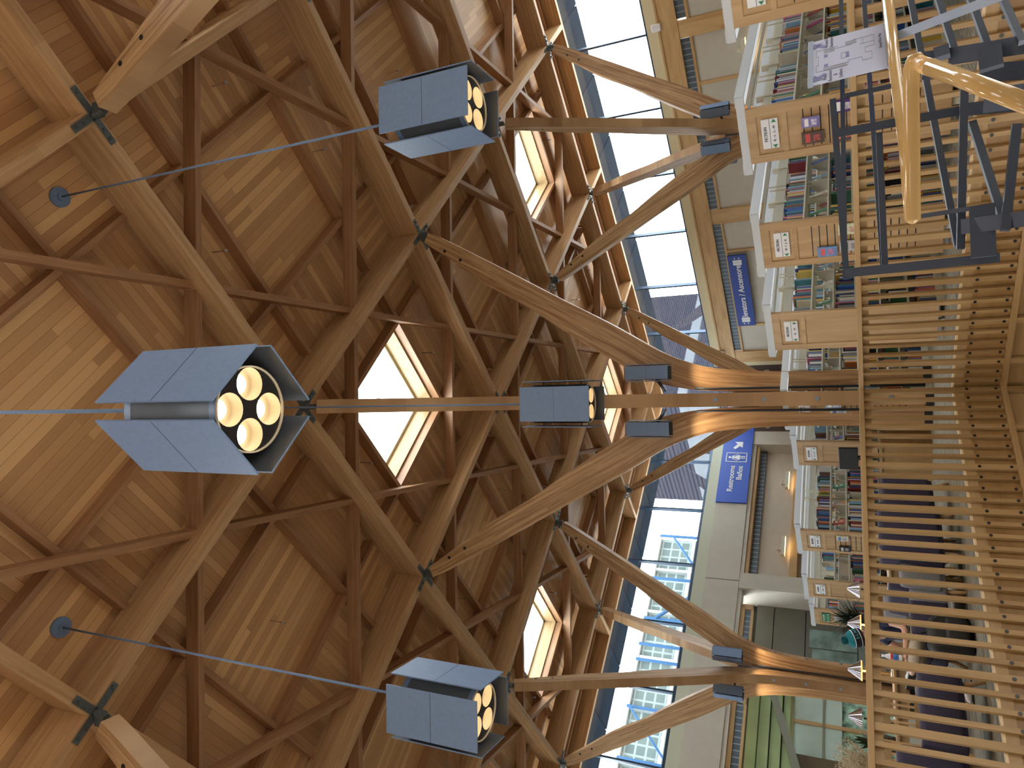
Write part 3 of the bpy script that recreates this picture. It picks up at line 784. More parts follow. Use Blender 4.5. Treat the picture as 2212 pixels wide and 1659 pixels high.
# ------------------------------------------------------------------ slatted guard round the stair opening
MAPLEF = wood('fence_maple', (.39, .26, .125), (.27, .165, .07), along='Z', fine=7, var=.35, rough=.4)
def slat_mesh(w, z0):
    return MB().box(-w/2, w/2, .006, .048, z0, 1.028).mesh('slat', MAPLEF)
sl_n, sl_w = slat_mesh(.048, -.485), slat_mesh(.074, -2.6)
bolt_m = MB().tube([(0, .006, 0), (0, -.002, 0)], .017, 12).mesh('bolt', BLACK)
def guard(name, lab, org, rot, L, n0, nslat, off, e0=0.0):
    """local x along the guard, local y toward the floor side; faces -y (the opening)"""
    t = thing(name, lab, 'guard rail', org, rot)
    o = MB().box(-e0*.1, L, -.012, .095, 1.028, 1.088).obj('top_rail', MAPLE, t, bevel=.006)
    MB().box(0, L, .05, .075, .955, 1.028).obj('back_rail', MAPLE, t)
    MB().box(-e0*.45, L+.11, .052, .11, -.49, .0).obj('fascia_panel', MAPLED, t)
    MB().box(-e0*.4, L+.10, .047, .115, .0, .022).obj('edge_strip', plain('pale_edge_strip', (.74, .58, .36), .5), t)
    MB().box(0, L, .045, .058, -.10, .0).obj('fascia_strip', MAPLE, t)
    MB().box(0, L+.11, .0, .11, -.555, -.49).obj('bottom_rail', MAPLE, t, bevel=.005)
    MB().box(-e0, L+.12, .07, .12, -4.8, -.555).obj('lower_panel', MAPLED, t)
    MB().box(0, L, .064, .072, -.80, -.56).obj('lower_band', MAPLE, t)
    for k in range(nslat):
        x = off+k*.157
        if x > L-.02: break
        wide = (k % 4 == n0)
        s = link('slat', sl_w if wide else sl_n, t, Matrix.Translation((x, -.002, 0)))
        for z in (-.13, -.435): link('bolt', bolt_m, s, Matrix.Translation((0, 0, z)))
    return t
# left run: at t = VT, seen from -t side; local x = +s
guard('slatted_guard_rail', 'maple slatted guard rail with bolts, left run beside the seating', ST(1.6, VT-.125, 0), R45, VS-.125-1.6, 1, 90, .09)
# right run: at s = VS, seen from -s side; local x = -t direction
guard('slatted_guard_rail', 'maple slatted guard rail with bolts, right run in front of the fiction bookcases', ST(VS-.125, VT-.125, 0), R45-PI/2, VT-1.2, 2, 90, .10, .115)

# ------------------------------------------------------------------ bookcases
EMPTYB = []
def bookmesh(w, h, d=.16):
    return MB().box(0, w, 0, d, 0, h).mesh('book', BOOKM)
BM = {(w, h): bookmesh(w, h) for w in (.018, .026, .034, .045) for h in (.20, .225, .25)}
nbooks = [0]
stuffmb = MB()
def fill_shelf(sb, tb, L, z, y, side, label, group, real, density=.62):
    """books stand on a shelf, spines toward the viewer's side (-t)"""
    x = .05; run = True
    while x < L-.1:
        bay = (x % .92)
        if bay < .03: x += .04
        if random.random() < .012/ max(.1, 1-density) * .5: run = not run
        if not run:
            x += random.uniform(.12, .45); run = True; continue
        w = random.choice((.018, .026, .026, .034, .045)); h = random.choice((.20, .20, .225, .25))
        if real and nbooks[0] < 296:
            o = bpy.data.objects.new('book', BM[(w, h)]); COL.objects.link(o); nm = random.choice(list(BOOKN))
            p = ST(sb+x, tb+y, z); o.location = p; o.rotation_euler = (0, 0, R45)
            c = BOOKN[nm]; k = random.uniform(.8, 1.2); o.color = (c[0]*k, c[1]*k, c[2]*k, 1)
            tag(o, '%s book, spine out, on %s' % (nm, label), 'book', '%s books on %s' % (nm, group)); nbooks[0] += 1
        else:
            d = .16
            vs = [ST(sb+x+a, tb+y+b_, z+c) for a, b_, c in ((0,0,0),(w,0,0),(w,d,0),(0,d,0),(0,0,h),(w,0,h),(w,d,h),(0,d,h))]
            stuffmb.add(vs, [(0,3,2,1),(4,5,6,7),(0,1,5,4),(1,2,6,5),(2,3,7,6),(3,0,4,7)])
        x += w+.002
        if random.random() < .05:
            x += random.uniform(.03, .22)
SHZ = [.10, .45, .80, 1.115, 1.405, 1.70]
def bracket_mesh():
    m = MB().prism([(0, 0), (.22, 0), (.22, .10), (.14, .21), (0, .21)], -.006, .006); return m
BKM = bracket_mesh().mesh('book_support', SHELFG)
def bookcase(s0, t0, L, lab, sign_top, sign_lo, colour='white', slat=True, green=False, z_top=2.24, wide=.68):
    t = thing('bookcase', lab, 'bookcase', ST(s0, t0, 0), R45)
    W_ = wide
    MB().box(-.035, 0, -.02, W_+.02, .08, z_top).obj('end_panel', OAK, t, bevel=.006)
    # raised frame on the end panel
    f = MB()
    for a in ((-.02, .085), (W_-.085, W_+.02)): f.box(-.05, -.034, a[0], a[1], .08, z_top)
    f.box(-.05, -.034, .085, W_-.085, z_top-.11, z_top); f.box(-.046, -.034, .085, W_-.085, 1.78, 1.84)
    f.obj('panel_frame', OAK, t)
    if slat:
        g = MB(); z = 1.60
        while z > .35: g.box(-.0365, -.0345, .10, W_-.10, z-.006, z+.006); z -= .093
        g.obj('slat_grooves', BLACK, t)
    if sign_top:
        sg = MB().box(-.058, -.036, .14, W_-.16, 1.885, 2.075).obj('sign', SGREEN if green else SIGNW, t)
        MB().box(-.060, -.057, .14, W_-.16, 1.977, 1.983).obj('sign_divider', INK, sg)
        yc = (W_-.02)/2
        link('lettering', text_mesh(sign_top, .050, SIGNW if green else INK), sg, face_mx(-.061, yc, 2.03))
        link('lettering', text_mesh(sign_lo, .040, SIGNW if green else INK), sg, face_mx(-.061, yc, 1.93))
        tri = MB()
        for y, d in ((.155, -1), (W_-.175, 1)):
            tri.add([(-.061, y, 1.965), (-.061, y, 1.895), (-.061, y+d*-.0-.0, 1.93)], [(0, 1, 2)])
            tri.add([(-.062, y-d*.03, 1.96), (-.062, y-d*.03, 1.90), (-.062, y+d*.012, 1.93)], [(0, 1, 2)])
        tri.obj('direction_arrows', SIGNW if green else SGREEN, sg)
    # frame
    fr = MB(); n = int(round(L/.92))
    for k in range(n+1):
        x = min(L, .02+k*L/n); fr.box(x-.02, x+.02, W_/2-.04, W_/2+.04, 0, z_top-.02)
        if k: fr.box(x-.004, x+.004, .04, .06, 1.12, z_top-.05); fr.box(x-.004, x+.004, .10, .12, 1.12, z_top-.05)
    fr.box(0, L, .0, .03, z_top-.05, z_top-.02); fr.box(0, L, W_-.03, W_, z_top-.05, z_top-.02); fr.box(0, L, 0, .02, 0, .08)
    fr.box(0, L, W_/2-.02, W_/2+.02, 2.0, 2.12)
    fr.obj('frame', IVORY, t)
    for z in SHZ:
        MB().box(.02, L, .005, .30, z-.02, z).obj('shelf', IVORY, t); MB().box(.02, L, W_-.30, W_-.005, z-.02, z).obj('shelf', IVORY, t)
    for z in SHZ:
        for k in range(n):
            x = .02+(k+1)*L/n-.03
            M = Matrix.Translation((x, .02, z)) @ Matrix(((0, 0, 1, 0), (1, 0, 0, 0), (0, 1, 0, 0), (0, 0, 0, 1)))
            link('book_support', BKM, t, M)
            if random.random() < .6:
                M = Matrix.Translation((x-random.uniform(.3, .6), .02, z)) @ Matrix(((0, 0, 1, 0), (1, 0, 0, 0), (0, 1, 0, 0), (0, 0, 0, 1)))
                link('book_support', BKM, t, M)
    bp = MB(); bp.box(.02, L, W_/2-.005, W_/2+.005, .08, 1.12); bp.obj('back_sheet', SHELFG, t)
    # light boxes above both faces
    for y0, y1 in ((-.17, -.04), (W_+.04, W_+.17)):
        lb = MB().prism([(y0, z_top-.02), (y1, z_top-.02), (y1, z_top+.11), (y0, z_top+.11)], 0, 1)
        o = MB().box(-.0, L, y0, y1, z_top-.0, z_top+.115).obj('light_box', WHITE, t)
        MB().box(.02, L-.02, y0+.02, y1-.02, z_top-.006, z_top-.001).obj('lens', plain('cool_lens', (.9, .95, 1), .5, emit=(.9, .95, 1), estr=.3), o)
    MB().add([(-.02, -.17, z_top+.10), (-.02, -.17, z_top), (-.02, W_+.17, z_top), (-.02, W_+.17, z_top+.10), (-.035, -.17, z_top+.10), (-.035, -.17, z_top), (-.035, W_+.17, z_top), (-.035, W_+.17, z_top+.10)],
             [(0, 1, 2, 3), (7, 6, 5, 4), (0, 4, 5, 1), (1, 5, 6, 2), (2, 6, 7, 3), (3, 7, 4, 0)]).obj('end_arm', WHITE, t)
    return t
def face_book(s, t, z, w, h, col1, col2, lab, rot=R45-PI/2, tilt=.0, th=.03, parent=None, group=None):
    """book shown cover out; local -y is the cover"""
    o = MB().box(-w/2, w/2, 0, th, 0, h).obj('display_book', plain('cover', col1, .35, noise=.2, nscale=14))
    o.location = ST(s, t, z); o.rotation_euler = (-tilt, 0, rot)
    MB().box(-w*.36, w*.36, -.002, 0, h*.62, h*.84).obj('title_band', plain('title', col2, .4), o)
    MB().box(-w*.30, w*.25, -.002, 0, h*.18, h*.48).obj('cover_picture', plain('cover_art', tuple((a+b)/2 for a, b in zip(col1, col2)), .4, noise=.5, nscale=30), o)
    return tag(o, lab, 'book', group)
cases = [
    (8.80, 2.22, 5.0, 'bookcase cut off at the picture edge, right of the K to M case', 'FICTION', 'M - P', True, True),
    (8.80, 3.90, 5.0, 'fiction bookcase whose end panel sign reads K-L and L-M', 'FICTION', 'K - L   L - M', True, True),
    (8.80, 5.52, 5.0, 'fiction bookcase whose end panel sign reads H-I and J-K', 'FICTION', 'H - I   J - K', True, True),
    (8.84, 7.10, 5.0, 'fiction bookcase with plain end panel, just right of the middle column', 'FICTION', 'G      H', True, False),
    (9.6, 9.62, 5.0, 'fiction bookcase with end panel just left of the middle column', 'FICTION', 'E - F', True, True),
    (10.15, 11.42, 5.0, 'fiction bookcase behind the black monitor, sign reading C', 'FICTION', 'C   C - E', True, False),
    (9.15, 12.98, 5.0, 'fiction bookcase with slatted end panel, left of the black monitor', 'FICTION', 'B   B - C', True, True),
    (9.28, 15.02, 5.0, 'fiction bookcase with plain end panel left of the slatted B case', 'FICTION', 'A - B', True, False),
    (9.85, 17.25, 4.0, 'bookcase with a green sign on its end panel, beside the tropical plant', 'NEW BOOKS', 'N - O - N', True, False)]
nameof = {2.22: 'the case at the right edge', 3.90: 'the K to M case', 5.52: 'the H to K case', 7.10: 'the G and H case', 9.62: 'the case left of the middle column',
          11.42: 'the C case', 12.98: 'the B case', 15.02: 'the A to B case', 17.25: 'the green-signed case'}
for s0, t0, L, lab, a, b_, w_, sl in cases:
    bookcase(s0, t0, L, lab, a, b_, slat=sl, green='NEW' in a)
for s0, t0, L, *_ in cases:
    for zi, z in enumerate(SHZ):
        if zi == 4: continue
        Lr = 2.6 if t0 < 9 else 2.2
        lev = {5: 'the top shelf', 3: 'the middle shelf', 2: 'a lower shelf', 1: 'a lower shelf', 0: 'the bottom shelf'}[zi]
        if zi in (5, 3) and t0 in (3.90, 5.52, 7.10, 12.98):
            fill_shelf(s0, t0, Lr if zi == 5 else 1.7, z, .02, -1, '%s of %s' % (lev, nameof[t0]), '%s of %s' % (lev, nameof[t0]), True)
            fill_shelf(s0+(Lr if zi == 5 else 1.7), t0, L-(Lr if zi == 5 else 1.7), z, .02, -1, '', '', False)
        else:
            fill_shelf(s0, t0, L, z, .02, -1, '', '', False)
        if zi == 5: fill_shelf(s0, t0, L, z, .48, -1, '', '', False)
bs = stuffmb.obj('books', BOOKI); tag(bs, 'rows of mixed coloured books filling the farther and lower shelves', 'books', kind='stuff')
pal = [((.12, .22, .55), (.75, .2, .2)), ((.5, .12, .1), (.8, .75, .6)), ((.75, .72, .65), (.1, .1, .1)), ((.08, .1, .12), (.7, .7, .7)), ((.6, .3, .1), (.2, .3, .6)), ((.3, .5, .65), (.9, .9, .9)), ((.45, .1, .3), (.9, .8, .3)), ((.1, .3, .2), (.8, .8, .7))]
for s0, t0 in ((8.8, 3.9), (8.8, 5.52), (8.84, 7.1), (9.15, 12.98)):
    for k in range(7):
        c = pal[(k*3+int(t0*10)) % 8]
        x = .30+k*.46
        face_book(s0+x, t0+.05, 1.41, .155, .235, c[0], c[1], 'cover-out display book leaning on a shelf of %s' % nameof[t0], rot=R45+.5, tilt=.25, group='display books on %s' % nameof[t0])
def end_book(case, y, z, w, h, c1, c2, lab):
    s0, t0 = case
    face_book(s0-.075, t0+y, z, w, h, c1, c2, lab, rot=R45-PI/2, th=.02)
end_book((8.8, 3.9), .26, 1.42, .13, .20, (.25, .22, .50), (.85, .80, .85), 'purple and silver paperback on the end panel of the K to M case')
end_book((8.8, 3.9), .46, 1.38, .15, .25, (.10, .07, .06), (.6, .08, .08), 'dark paperback with red title on the end panel of the K to M case')
end_book((8.8, 3.9), .13, 1.04, .15, .24, (.07, .03, .18), (.85, .85, .9), 'violet book with white capitals low on the K to M end panel')
end_book((8.8, 3.9), .48, 1.04, .15, .24, (.05, .05, .06), (.8, .2, .1), 'black book with orange lettering low on the K to M end panel')
end_book((8.8, 5.52), .50, 1.30, .15, .24, (.16, .30, .62), (.72, .12, .15), 'blue paperback with red and yellow lettering on the H to K end panel')
end_book((8.8, 5.52), .18, 1.02, .16, .26, (.62, .66, .45), (.55, .1, .2), 'pale green book with pink lettering on the H to K end panel')
end_book((8.8, 5.52), .44, 1.00, .16, .27, (.45, .45, .47), (.08, .08, .08), 'grey portrait-cover book on the H to K end panel')
end_book((9.15, 12.98), .16, 1.36, .17, .22, (.62, .58, .45), (.1, .25, .5), 'open cream and blue brochure on the B end panel')
end_book((9.15, 12.98), .52, 1.33, .16, .21, (.04, .04, .05), (.6, .6, .6), 'black book on the slatted end panel of the B case')
end_book((9.6, 9.62), .36, 1.30, .20, .26, (.45, .5, .55), (.1, .12, .3), 'blue-grey book on the end panel left of the middle column')
end_book((9.6, 9.62), .14, 1.38, .20, .25, (.35, .45, .62), (.9, .9, .9), 'pale blue paperback on the end panel left of the middle column')
o = MB().box(-.06, -.04, .22, .42, 1.35, 1.80).obj('notice_sheet', SIGNW); place(o, ST(9.85, 17.25, 0), R45); tag(o, 'white printed notice fixed on the end panel with the green sign', 'notice')
mb = MB()
for k in range(9): mb.box(-.062, -.0605, .25, .39, 1.42+k*.037, 1.425+k*.037)
mb.obj('printed_lines', INK, o)
# monitor in front of the C case
t = thing('monitor', 'black catalogue monitor on a stand seen from behind, before the C bookcase', 'monitor', ST(9.35, 11.0, 0), R45-PI/2+.15)
MB().box(-.25, .25, -.02, .03, 1.14, 1.46).obj('screen_case', BLACK, t, bevel=.01); MB().box(-.035, .035, .0, .05, .82, 1.2).obj('stand', BLACK, t); MB().box(-.14, .14, -.1, .12, .80, .82).obj('base', BLACK, t)
t = thing('catalogue_desk', 'maple catalogue desk carrying the black monitor', 'desk', ST(9.35, 11.0, 0), R45-PI/2+.15)
MB().box(-.5, .5, -.3, .35, .76, .80).obj('desk_top', MAPLE, t); MB().box(-.48, .48, -.25, .3, 0, .76).obj('cabinet', MAPLED, t)

# ------------------------------------------------------------------ seating behind the guard
def rbox(x0, x1, y0, y1, z0, z1, name, mat, parent, bevel=.03, M=None, seg=3):
    o = MB().box(x0, x1, y0, y1, z0, z1, M).obj(name, mat, parent); b = o.modifiers.new('bevel', 'BEVEL'); b.width = bevel; b.segments = seg
    for p in o.data.polygons: p.use_smooth = True
    return o
LEGW = plain('tan_leg_wood', (.42, .27, .13), .5)
def armchair(lab, s, t, rot, back=.86, mat=None, wings=False, wd=.34):
    mat = mat or PURPLE
    c = thing('armchair', lab, 'armchair', ST(s, t, 0), rot)          # local +x is the seat's front
    rbox(-.32, .34, -wd+.02, wd-.02, .20, .38, 'base', mat, c)
    rbox(-.22, .36, -wd+.10, wd-.10, .37, .47, 'seat_cushion', mat, c, .04)
    M = Matrix.Translation((-.30, 0, .25)) @ Matrix.Rotation(-.14, 4, 'Y')
    rbox(-.08, .06, -wd, wd, 0, back-.25, 'backrest', mat, c, .045, M)
    for sg in (-1, 1):
        rbox(-.30, .32, sg*wd-.06, sg*wd+.06, .20, .60, 'arm', mat, c, .04)
        if wings: rbox(-.34, -.02, sg*wd-.05, sg*wd+.05, .5, back-.02, 'wing', mat, c, .045)
    for sx in (-1, 1):
        for sy in (-1, 1):
            MB().tube([(sx*.24, sy*(wd-.07), .22), (sx*.31, sy*(wd-.02), 0)], [.032, .018], 10).obj('leg', LEGW, c, True)
    return c
armchair('low purple armchair seen from behind nearest the black monitor', 6.95, 9.35, R45+PI*.55, .86)
armchair('tall purple armchair beside the low one, right of the grey tub chair', 6.05, 8.80, R45+PI*.5, .92, wings=True)
armchair('purple armchair in which the person in the beanie sits', 5.12, 9.15, R45+PI, .82)
armchair('purple armchair turned away, closest to the guard at lower left', 3.72, 8.50, R45+PI*.5, .62)
armchair('purple wing armchair at the left edge with high rounded side', 3.02, 8.75, R45+PI*.45, .84, wings=True)
armchair('grey tub chair with a wooden frame behind the guard', 5.75, 9.75, R45-PI*.5, .86, GREYUP)
armchair('pale grey armchair beside the low table', 5.55, 9.05, R45+PI*.6, .70, GREYUP)
def desk(lab, s, t, L, rot):
    d = thing('reading_table', lab, 'table', ST(s, t, 0), rot)
    rbox(0, L, -.45, .45, .72, .76, 'tabletop', MAPLE, d, .008)
    MB().box(.05, L-.05, -.40, -.36, .62, .72).obj('apron', MAPLE, d); MB().box(.05, L-.05, .36, .40, .62, .72).obj('apron', MAPLE, d)
    for x in (.08, L-.14):
        for y in (-.38, .32): MB().box(x, x+.06, y, y+.06, 0, .72).obj('leg', MAPLEZ, d)
    return d
desk('long maple reading table carrying the cone lamps', 3.2, 10.9, 4.2, R45)
def cone_lamp(lab, s, t, lit):
    l = thing('table_lamp', lab, 'table lamp', ST(s, t, .76), 0)
    MB().lathe([(0, 0), (.085, 0), (.085, .015), (.02, .03)], 24).obj('lamp_base', CHROME, l, True)
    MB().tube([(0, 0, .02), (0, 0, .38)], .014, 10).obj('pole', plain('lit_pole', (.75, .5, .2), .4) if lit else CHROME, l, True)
    mb = MB(); n = 56; vs = []; 
    for r, z in ((.022, .575), (.135, .40)):
        for k in range(n):
            rr = r*(1+(.05 if k % 2 else -.04)); vs.append((rr*math.cos(2*PI*k/n), rr*math.sin(2*PI*k/n), z))
    mb.add(vs, [(k, (k+1) % n, n+(k+1) % n, n+k) for k in range(n)]+[tuple(range(n))]); mb.obj('shade', CHROME, l)
    if lit:
        MB().lathe([(.138, .398), (.138, .388), (.126, .388), (.126, .398)], 32).obj('glow_ring', plain('lamp_ring', (1, .5, .1), .5, emit=(1, .5, .10), estr=2.2), l)
        ld = bpy.data.lights.new('bulb', 'POINT'); ld.energy = 3.5; ld.color = (1, .6, .25); ld.shadow_soft_size = .04
        lo = bpy.data.objects.new('bulb', ld); COL.objects.link(lo); lo.parent = l; lo.location = (0, 0, .42)
cone_lamp('largest pleated silver cone lamp, above the rail near the plain end panel', 6.62, 10.9, False)
cone_lamp('lit silver cone lamp with orange rim just left of the beanie', 6.02, 10.9, True)
cone_lamp('lit silver cone lamp with orange rim in front of the left-hand column', 5.30, 10.9, True)
cone_lamp('unlit silver cone lamp before the green window, beside the dried grasses', 4.62, 10.9, False)
def slat_chair(lab, s, t, rot):
    c = thing('wooden_chair', lab, 'chair', ST(s, t, 0), rot)
    rbox(-.22, .22, -.22, .22, .42, .46, 'seat', MAPLE, c, .01)
    for sy in (-1, 1):
        MB().box(-.24, -.20, sy*.20-.02, sy*.20+.02, 0, .92).obj('rear_post', MAPLEZ, c); MB().box(.18, .22, sy*.20-.02, sy*.20+.02, 0, .43).obj('front_leg', MAPLEZ, c)
    MB().box(-.24, -.205, -.20, .20, .84, .92).obj('back_rail', MAPLE, c); MB().box(-.24, -.205, -.20, .20, .52, .57).obj('back_rail', MAPLE, c)
    for k in range(5): MB().box(-.232, -.212, -.14+k*.07-.012, -.14+k*.07+.012, .56, .85).obj('slat', MAPLEZ, c)
slat_chair('wooden slat-back chair at the reading table, right of the wing chair', 4.35, 10.1, R45+PI/2); slat_chair('wooden slat-back chair at the reading table, farther left', 3.75, 10.1, R45+PI/2)
t = thing('side_table', 'low maple side table between the grey and purple armchairs', 'table', ST(5.95, 9.25, 0), R45)
rbox(-.25, .25, -.25, .25, .46, .50, 'tabletop', MAPLE, t, .01)
for sx in (-1, 1):
    for sy in (-1, 1): MB().box(sx*.22-.02, sx*.22+.02, sy*.22-.02, sy*.22+.02, 0, .46).obj('leg', MAPLEZ, t)
o = MB().tube([(0, 0, 0), (0, 0, .10)], .04, 16).obj('cup', plain('pale_cup', (.7, .7, .72), .4), smooth=True); place(o, ST(5.93, 9.2, .5)); tag(o, 'small white cup on the low maple side table', 'cup')

# dried grasses and potted plants
t = thing('dried_grass_bouquet', 'big bunch of pale dried grasses standing on the table at left', 'dried grasses', ST(3.95, 10.75, .76), 0)
MB().lathe([(0, 0), (.07, 0), (.09, .1), (.06, .2), (.05, .22)], 20).obj('vase', plain('grey_vase', (.25, .25, .25), .4), t, True)
mb = MB(); rg = random.Random(3)
for k in range(330):
    a = rg.uniform(0, 2*PI); e = rg.uniform(0, .62); L = rg.uniform(.3, .62); r0 = rg.uniform(0, .03)
    p0 = Vector((r0*math.cos(a), r0*math.sin(a), .15)); d = Vector((math.sin(e)*math.cos(a), math.sin(e)*math.sin(a), math.cos(e)))
    p1 = p0+d*L*.6; p2 = p0+d*L+Vector((0, 0, -.05*L)); mb.tube([p0, p1, p2], [.0015, .0012, .0008], 3, False)
    for j in range(7):
        q = p1.lerp(p2, j/6); v = Vector((rg.uniform(-1, 1), rg.uniform(-1, 1), rg.uniform(-.6, 1))).normalized()*.030
        w = v.orthogonal().normalized()*.006; mb.add([q, q+v*.5+w, q+v, q+v*.5-w], [(0, 1, 2, 3)])
tag(mb.obj('stems', plain('dry_straw', (.55, .46, .30), .8, noise=.3, nscale=60), t), kind='stuff')
def leafy(name, lab, s, t, z, n, L, col, seed, droop=.5, w=.012):
    th = thing(name, lab, 'plant', ST(s, t, z), 0); rg = random.Random(seed)
    MB().lathe([(0, 0), (.11, 0), (.14, .24), (.13, .25), (.12, .22)], 20).obj('pot', plain('dark_pot', (.05, .05, .05), .5), th, True)
    mb = MB()
    for k in range(n):
        a = rg.uniform(0, 2*PI); e = rg.uniform(.1, 1.1); l = L*rg.uniform(.6, 1); p = Vector((0, 0, .2)); prev = None; d = Vector((math.sin(e)*math.cos(a), math.sin(e)*math.sin(a), math.cos(e)))
        side = Vector((-math.sin(a), math.cos(a), 0)); row = []
        for j in range(7):
            f = j/6; q = p+d*l*f+Vector((0, 0, -droop*l*f*f)); ww = w*math.sin(PI*(.12+.88*f))+.001; row.append((q-side*ww, q+side*ww))
        vs = [v for r_ in row for v in r_]; mb.add(vs, [(2*j, 2*j+1, 2*j+3, 2*j+2) for j in range(6)])
    tag(mb.obj('leaves', plain('leaf_green', col, .6, noise=.3), th), kind='stuff'); return th
leafy('tropical_plant', 'dark arching fine-leaved plant below the glass panels', 7.6, 13.6, .9, 190, 1.2, (.015, .03, .015), 4, .45, .008)
t = thing('plant_stand', 'maple low cabinet holding the arching plant', 'cabinet', ST(7.6, 13.6, 0), R45); MB().box(-.4, .4, -.25, .25, 0, .88).obj('cabinet_body', MAPLED, t); MB().box(-.42, .42, -.27, .27, .88, .90).obj('cabinet_top', MAPLE, t)
leafy('potted_plant', 'small dark spiky plant beside the unlit cone lamp', 4.42, 11.15, .76, 26, .42, (.02, .05, .02), 9, .15, .02)

# ------------------------------------------------------------------ the seated reader
def skin_obj(name, mat, parent, verts, edges, radii, root=0, lv=2):
    me = bpy.data.meshes.new(name); me.from_pydata(verts, edges, []); o = bpy.data.objects.new(name, me); COL.objects.link(o); o.parent = parent
    me.materials.append(mat)
    m = o.modifiers.new('skin', 'SKIN'); m.use_smooth_shade = True
    for i, r in enumerate(radii):
        sv = me.skin_vertices[0].data[i]; sv.radius = (r, r) if not isinstance(r, tuple) else r; sv.use_root = (i == root)
    s = o.modifiers.new('sub', 'SUBSURF'); s.levels = lv; s.render_levels = lv
    return o
SKIN = plain('skin', (.62, .36, .26), .5); NAVY = plain('navy_cotton', (.012, .018, .06), .85); TAN = plain('tan_trousers', (.42, .36, .27), .85, noise=.1)
t = thing('person', 'person in teal bobble hat and navy top, seated cross-legged with a bottle', 'person', ST(4.98, 9.12, 0), R45+PI)
V = [(0, 0, .50), (-.04, 0, .64), (-.05, 0, .80), (-.02, 0, .93), (.03, 0, 1.00), (.07, 0, 1.06),
     (0, .10, .50), (.24, .20, .55), (.42, .28, .58), (.45, .12, .59), (.47, -.08, .61),          # left leg, ankle crossed on right knee
     (0, -.10, .50), (.26, -.14, .52), (.50, -.14, .52), (.52, -.14, .30), (.52, -.14, .10),
     (-.03, .17, .92), (.00, .24, .80), (.06, .27, .67), (.20, .24, .66), (.33, .16, .67), (.39, .13, .67),
     (-.03, -.17, .92), (.02, -.24, .80), (.08, -.26, .70), (.18, -.14, .74), (.27, -.02, .80), (.30, .02, .81)]
Ed = [(0, 1), (1, 2), (2, 3), (3, 4), (4, 5), (0, 6), (6, 7), (7, 8), (8, 9), (9, 10), (0, 11), (11, 12), (12, 13), (13, 14), (14, 15), (3, 16), (16, 17), (17, 18), (18, 19), (19, 20), (20, 21),
      (3, 22), (22, 23), (23, 24), (24, 25), (25, 26), (26, 27)]
Rr = [(.13, .11), (.12, .10), (.135, .11), (.10, .09), .055, .05, .085, .075, .058, .048, .036, .085, .075, .058, .05, .036, .058, .047, .040, .034, .026, .026, .058, .047, .040, .034, .026, .026]
body = skin_obj('body', SKIN, t, V, Ed, Rr)
def sub(idx, name, mat, k, extra=0):
    mp = {a: i for i, a in enumerate(idx)}
    return skin_obj(name, mat, t, [V[a] for a in idx], [(mp[a], mp[b]) for a, b in Ed if a in mp and b in mp], [(tuple(x*k+.006 for x in Rr[a]) if isinstance(Rr[a], tuple) else Rr[a]*k+.006) for a in idx])
sub([0, 1, 2, 3, 16, 17, 22, 23], 'navy_top', NAVY, 1.10)
sub([0, 6, 7, 8, 9, 11, 12, 13, 14], 'trousers', TAN, 1.14)
hd = MB(); nr, ns = 18, 24; vs = []
for i in range(nr+1):
    ph = PI*i/nr
    for k in range(ns):
        th = 2*PI*k/ns; x = math.sin(ph)*math.cos(th); y = math.sin(ph)*math.sin(th); z = math.cos(ph)
        sx = .098 if x > 0 else .102; jaw = 1-.28*max(0, -z); px = x*sx*(jaw if x < 0 else 1-.12*max(0, -z)); py = y*.076*jaw; pz = z*.118
        if x > .8 and abs(y) < .22 and -.28 < z < .12: px += .020*(1-abs(y)/.22)*(1 if z < -.05 else .5)
        if x > .75 and .05 < z < .22 and .2 < abs(y) < .5: px -= .008
        if x > .8 and -.62 < z < -.48 and abs(y) < .3: px += .006
        vs.append((px, py, pz))
fs = [(i*ns+k, i*ns+(k+1) % ns, (i+1)*ns+(k+1) % ns, (i+1)*ns+k) for i in range(nr) for k in range(ns)]
head = hd.add(vs, fs).obj('head', SKIN, t, True); head.location = (.11, 0, 1.125); head.rotation_euler = (0, .45, .25)
for sy in (-1, 1):
    e = MB().tube([(.086, sy*.032, .016), (.096, sy*.032, .016)], .011, 10).obj('eye', BLACK, head); MB().tube([(-.005, sy*.072, -.01), (.0, sy*.088, .01), (-.012, sy*.090, .025)], [.02, .016, .01], 8).obj('ear', SKIN, head, True)
MB().box(.078, .092, -.024, .024, -.066, -.058).obj('mouth', plain('lips', (.40, .14, .12), .5), head)
hat = MB(); pr = [(.106, .00), (.112, .03), (.108, .06), (.112, .062), (.108, .10), (.085, .145), (.05, .175), (.0, .185)]
hh = thing('beanie', None, None); hh.parent = head; hh.location = (-.006, 0, .012)
TEAL = plain('teal_knit', (.01, .17, .22), .95, noise=.3, nscale=120); BKNIT = plain('black_knit', (.010, .012, .02), .95)
MB().lathe([(.108, -.005), (.113, .028)], 32).obj('knit_band', BKNIT, hh, True); MB().lathe([(.114, .028), (.114, .036)], 32).obj('stripe', SIGNW, hh, True)
MB().lathe([(.113, .036), (.108, .105)], 32).obj('lettered_band', BKNIT, hh, True); MB().lathe([(.109, .105), (.107, .112)], 32).obj('stripe', SIGNW, hh, True)
MB().lathe([(.106, .112), (.088, .145), (.05, .172), (0, .182)], 32).obj('crown', TEAL, hh, True)
pm = MB(); rg = random.Random(2)
for k in range(260):
    d = Vector((rg.gauss(0, 1), rg.gauss(0, 1), rg.gauss(0, 1))).normalized(); w = d.orthogonal().normalized()*.006; c0 = Vector((0, 0, .205))
    pm.add([c0, c0+d*.048+w, c0+d*.048-w], [(0, 1, 2)])
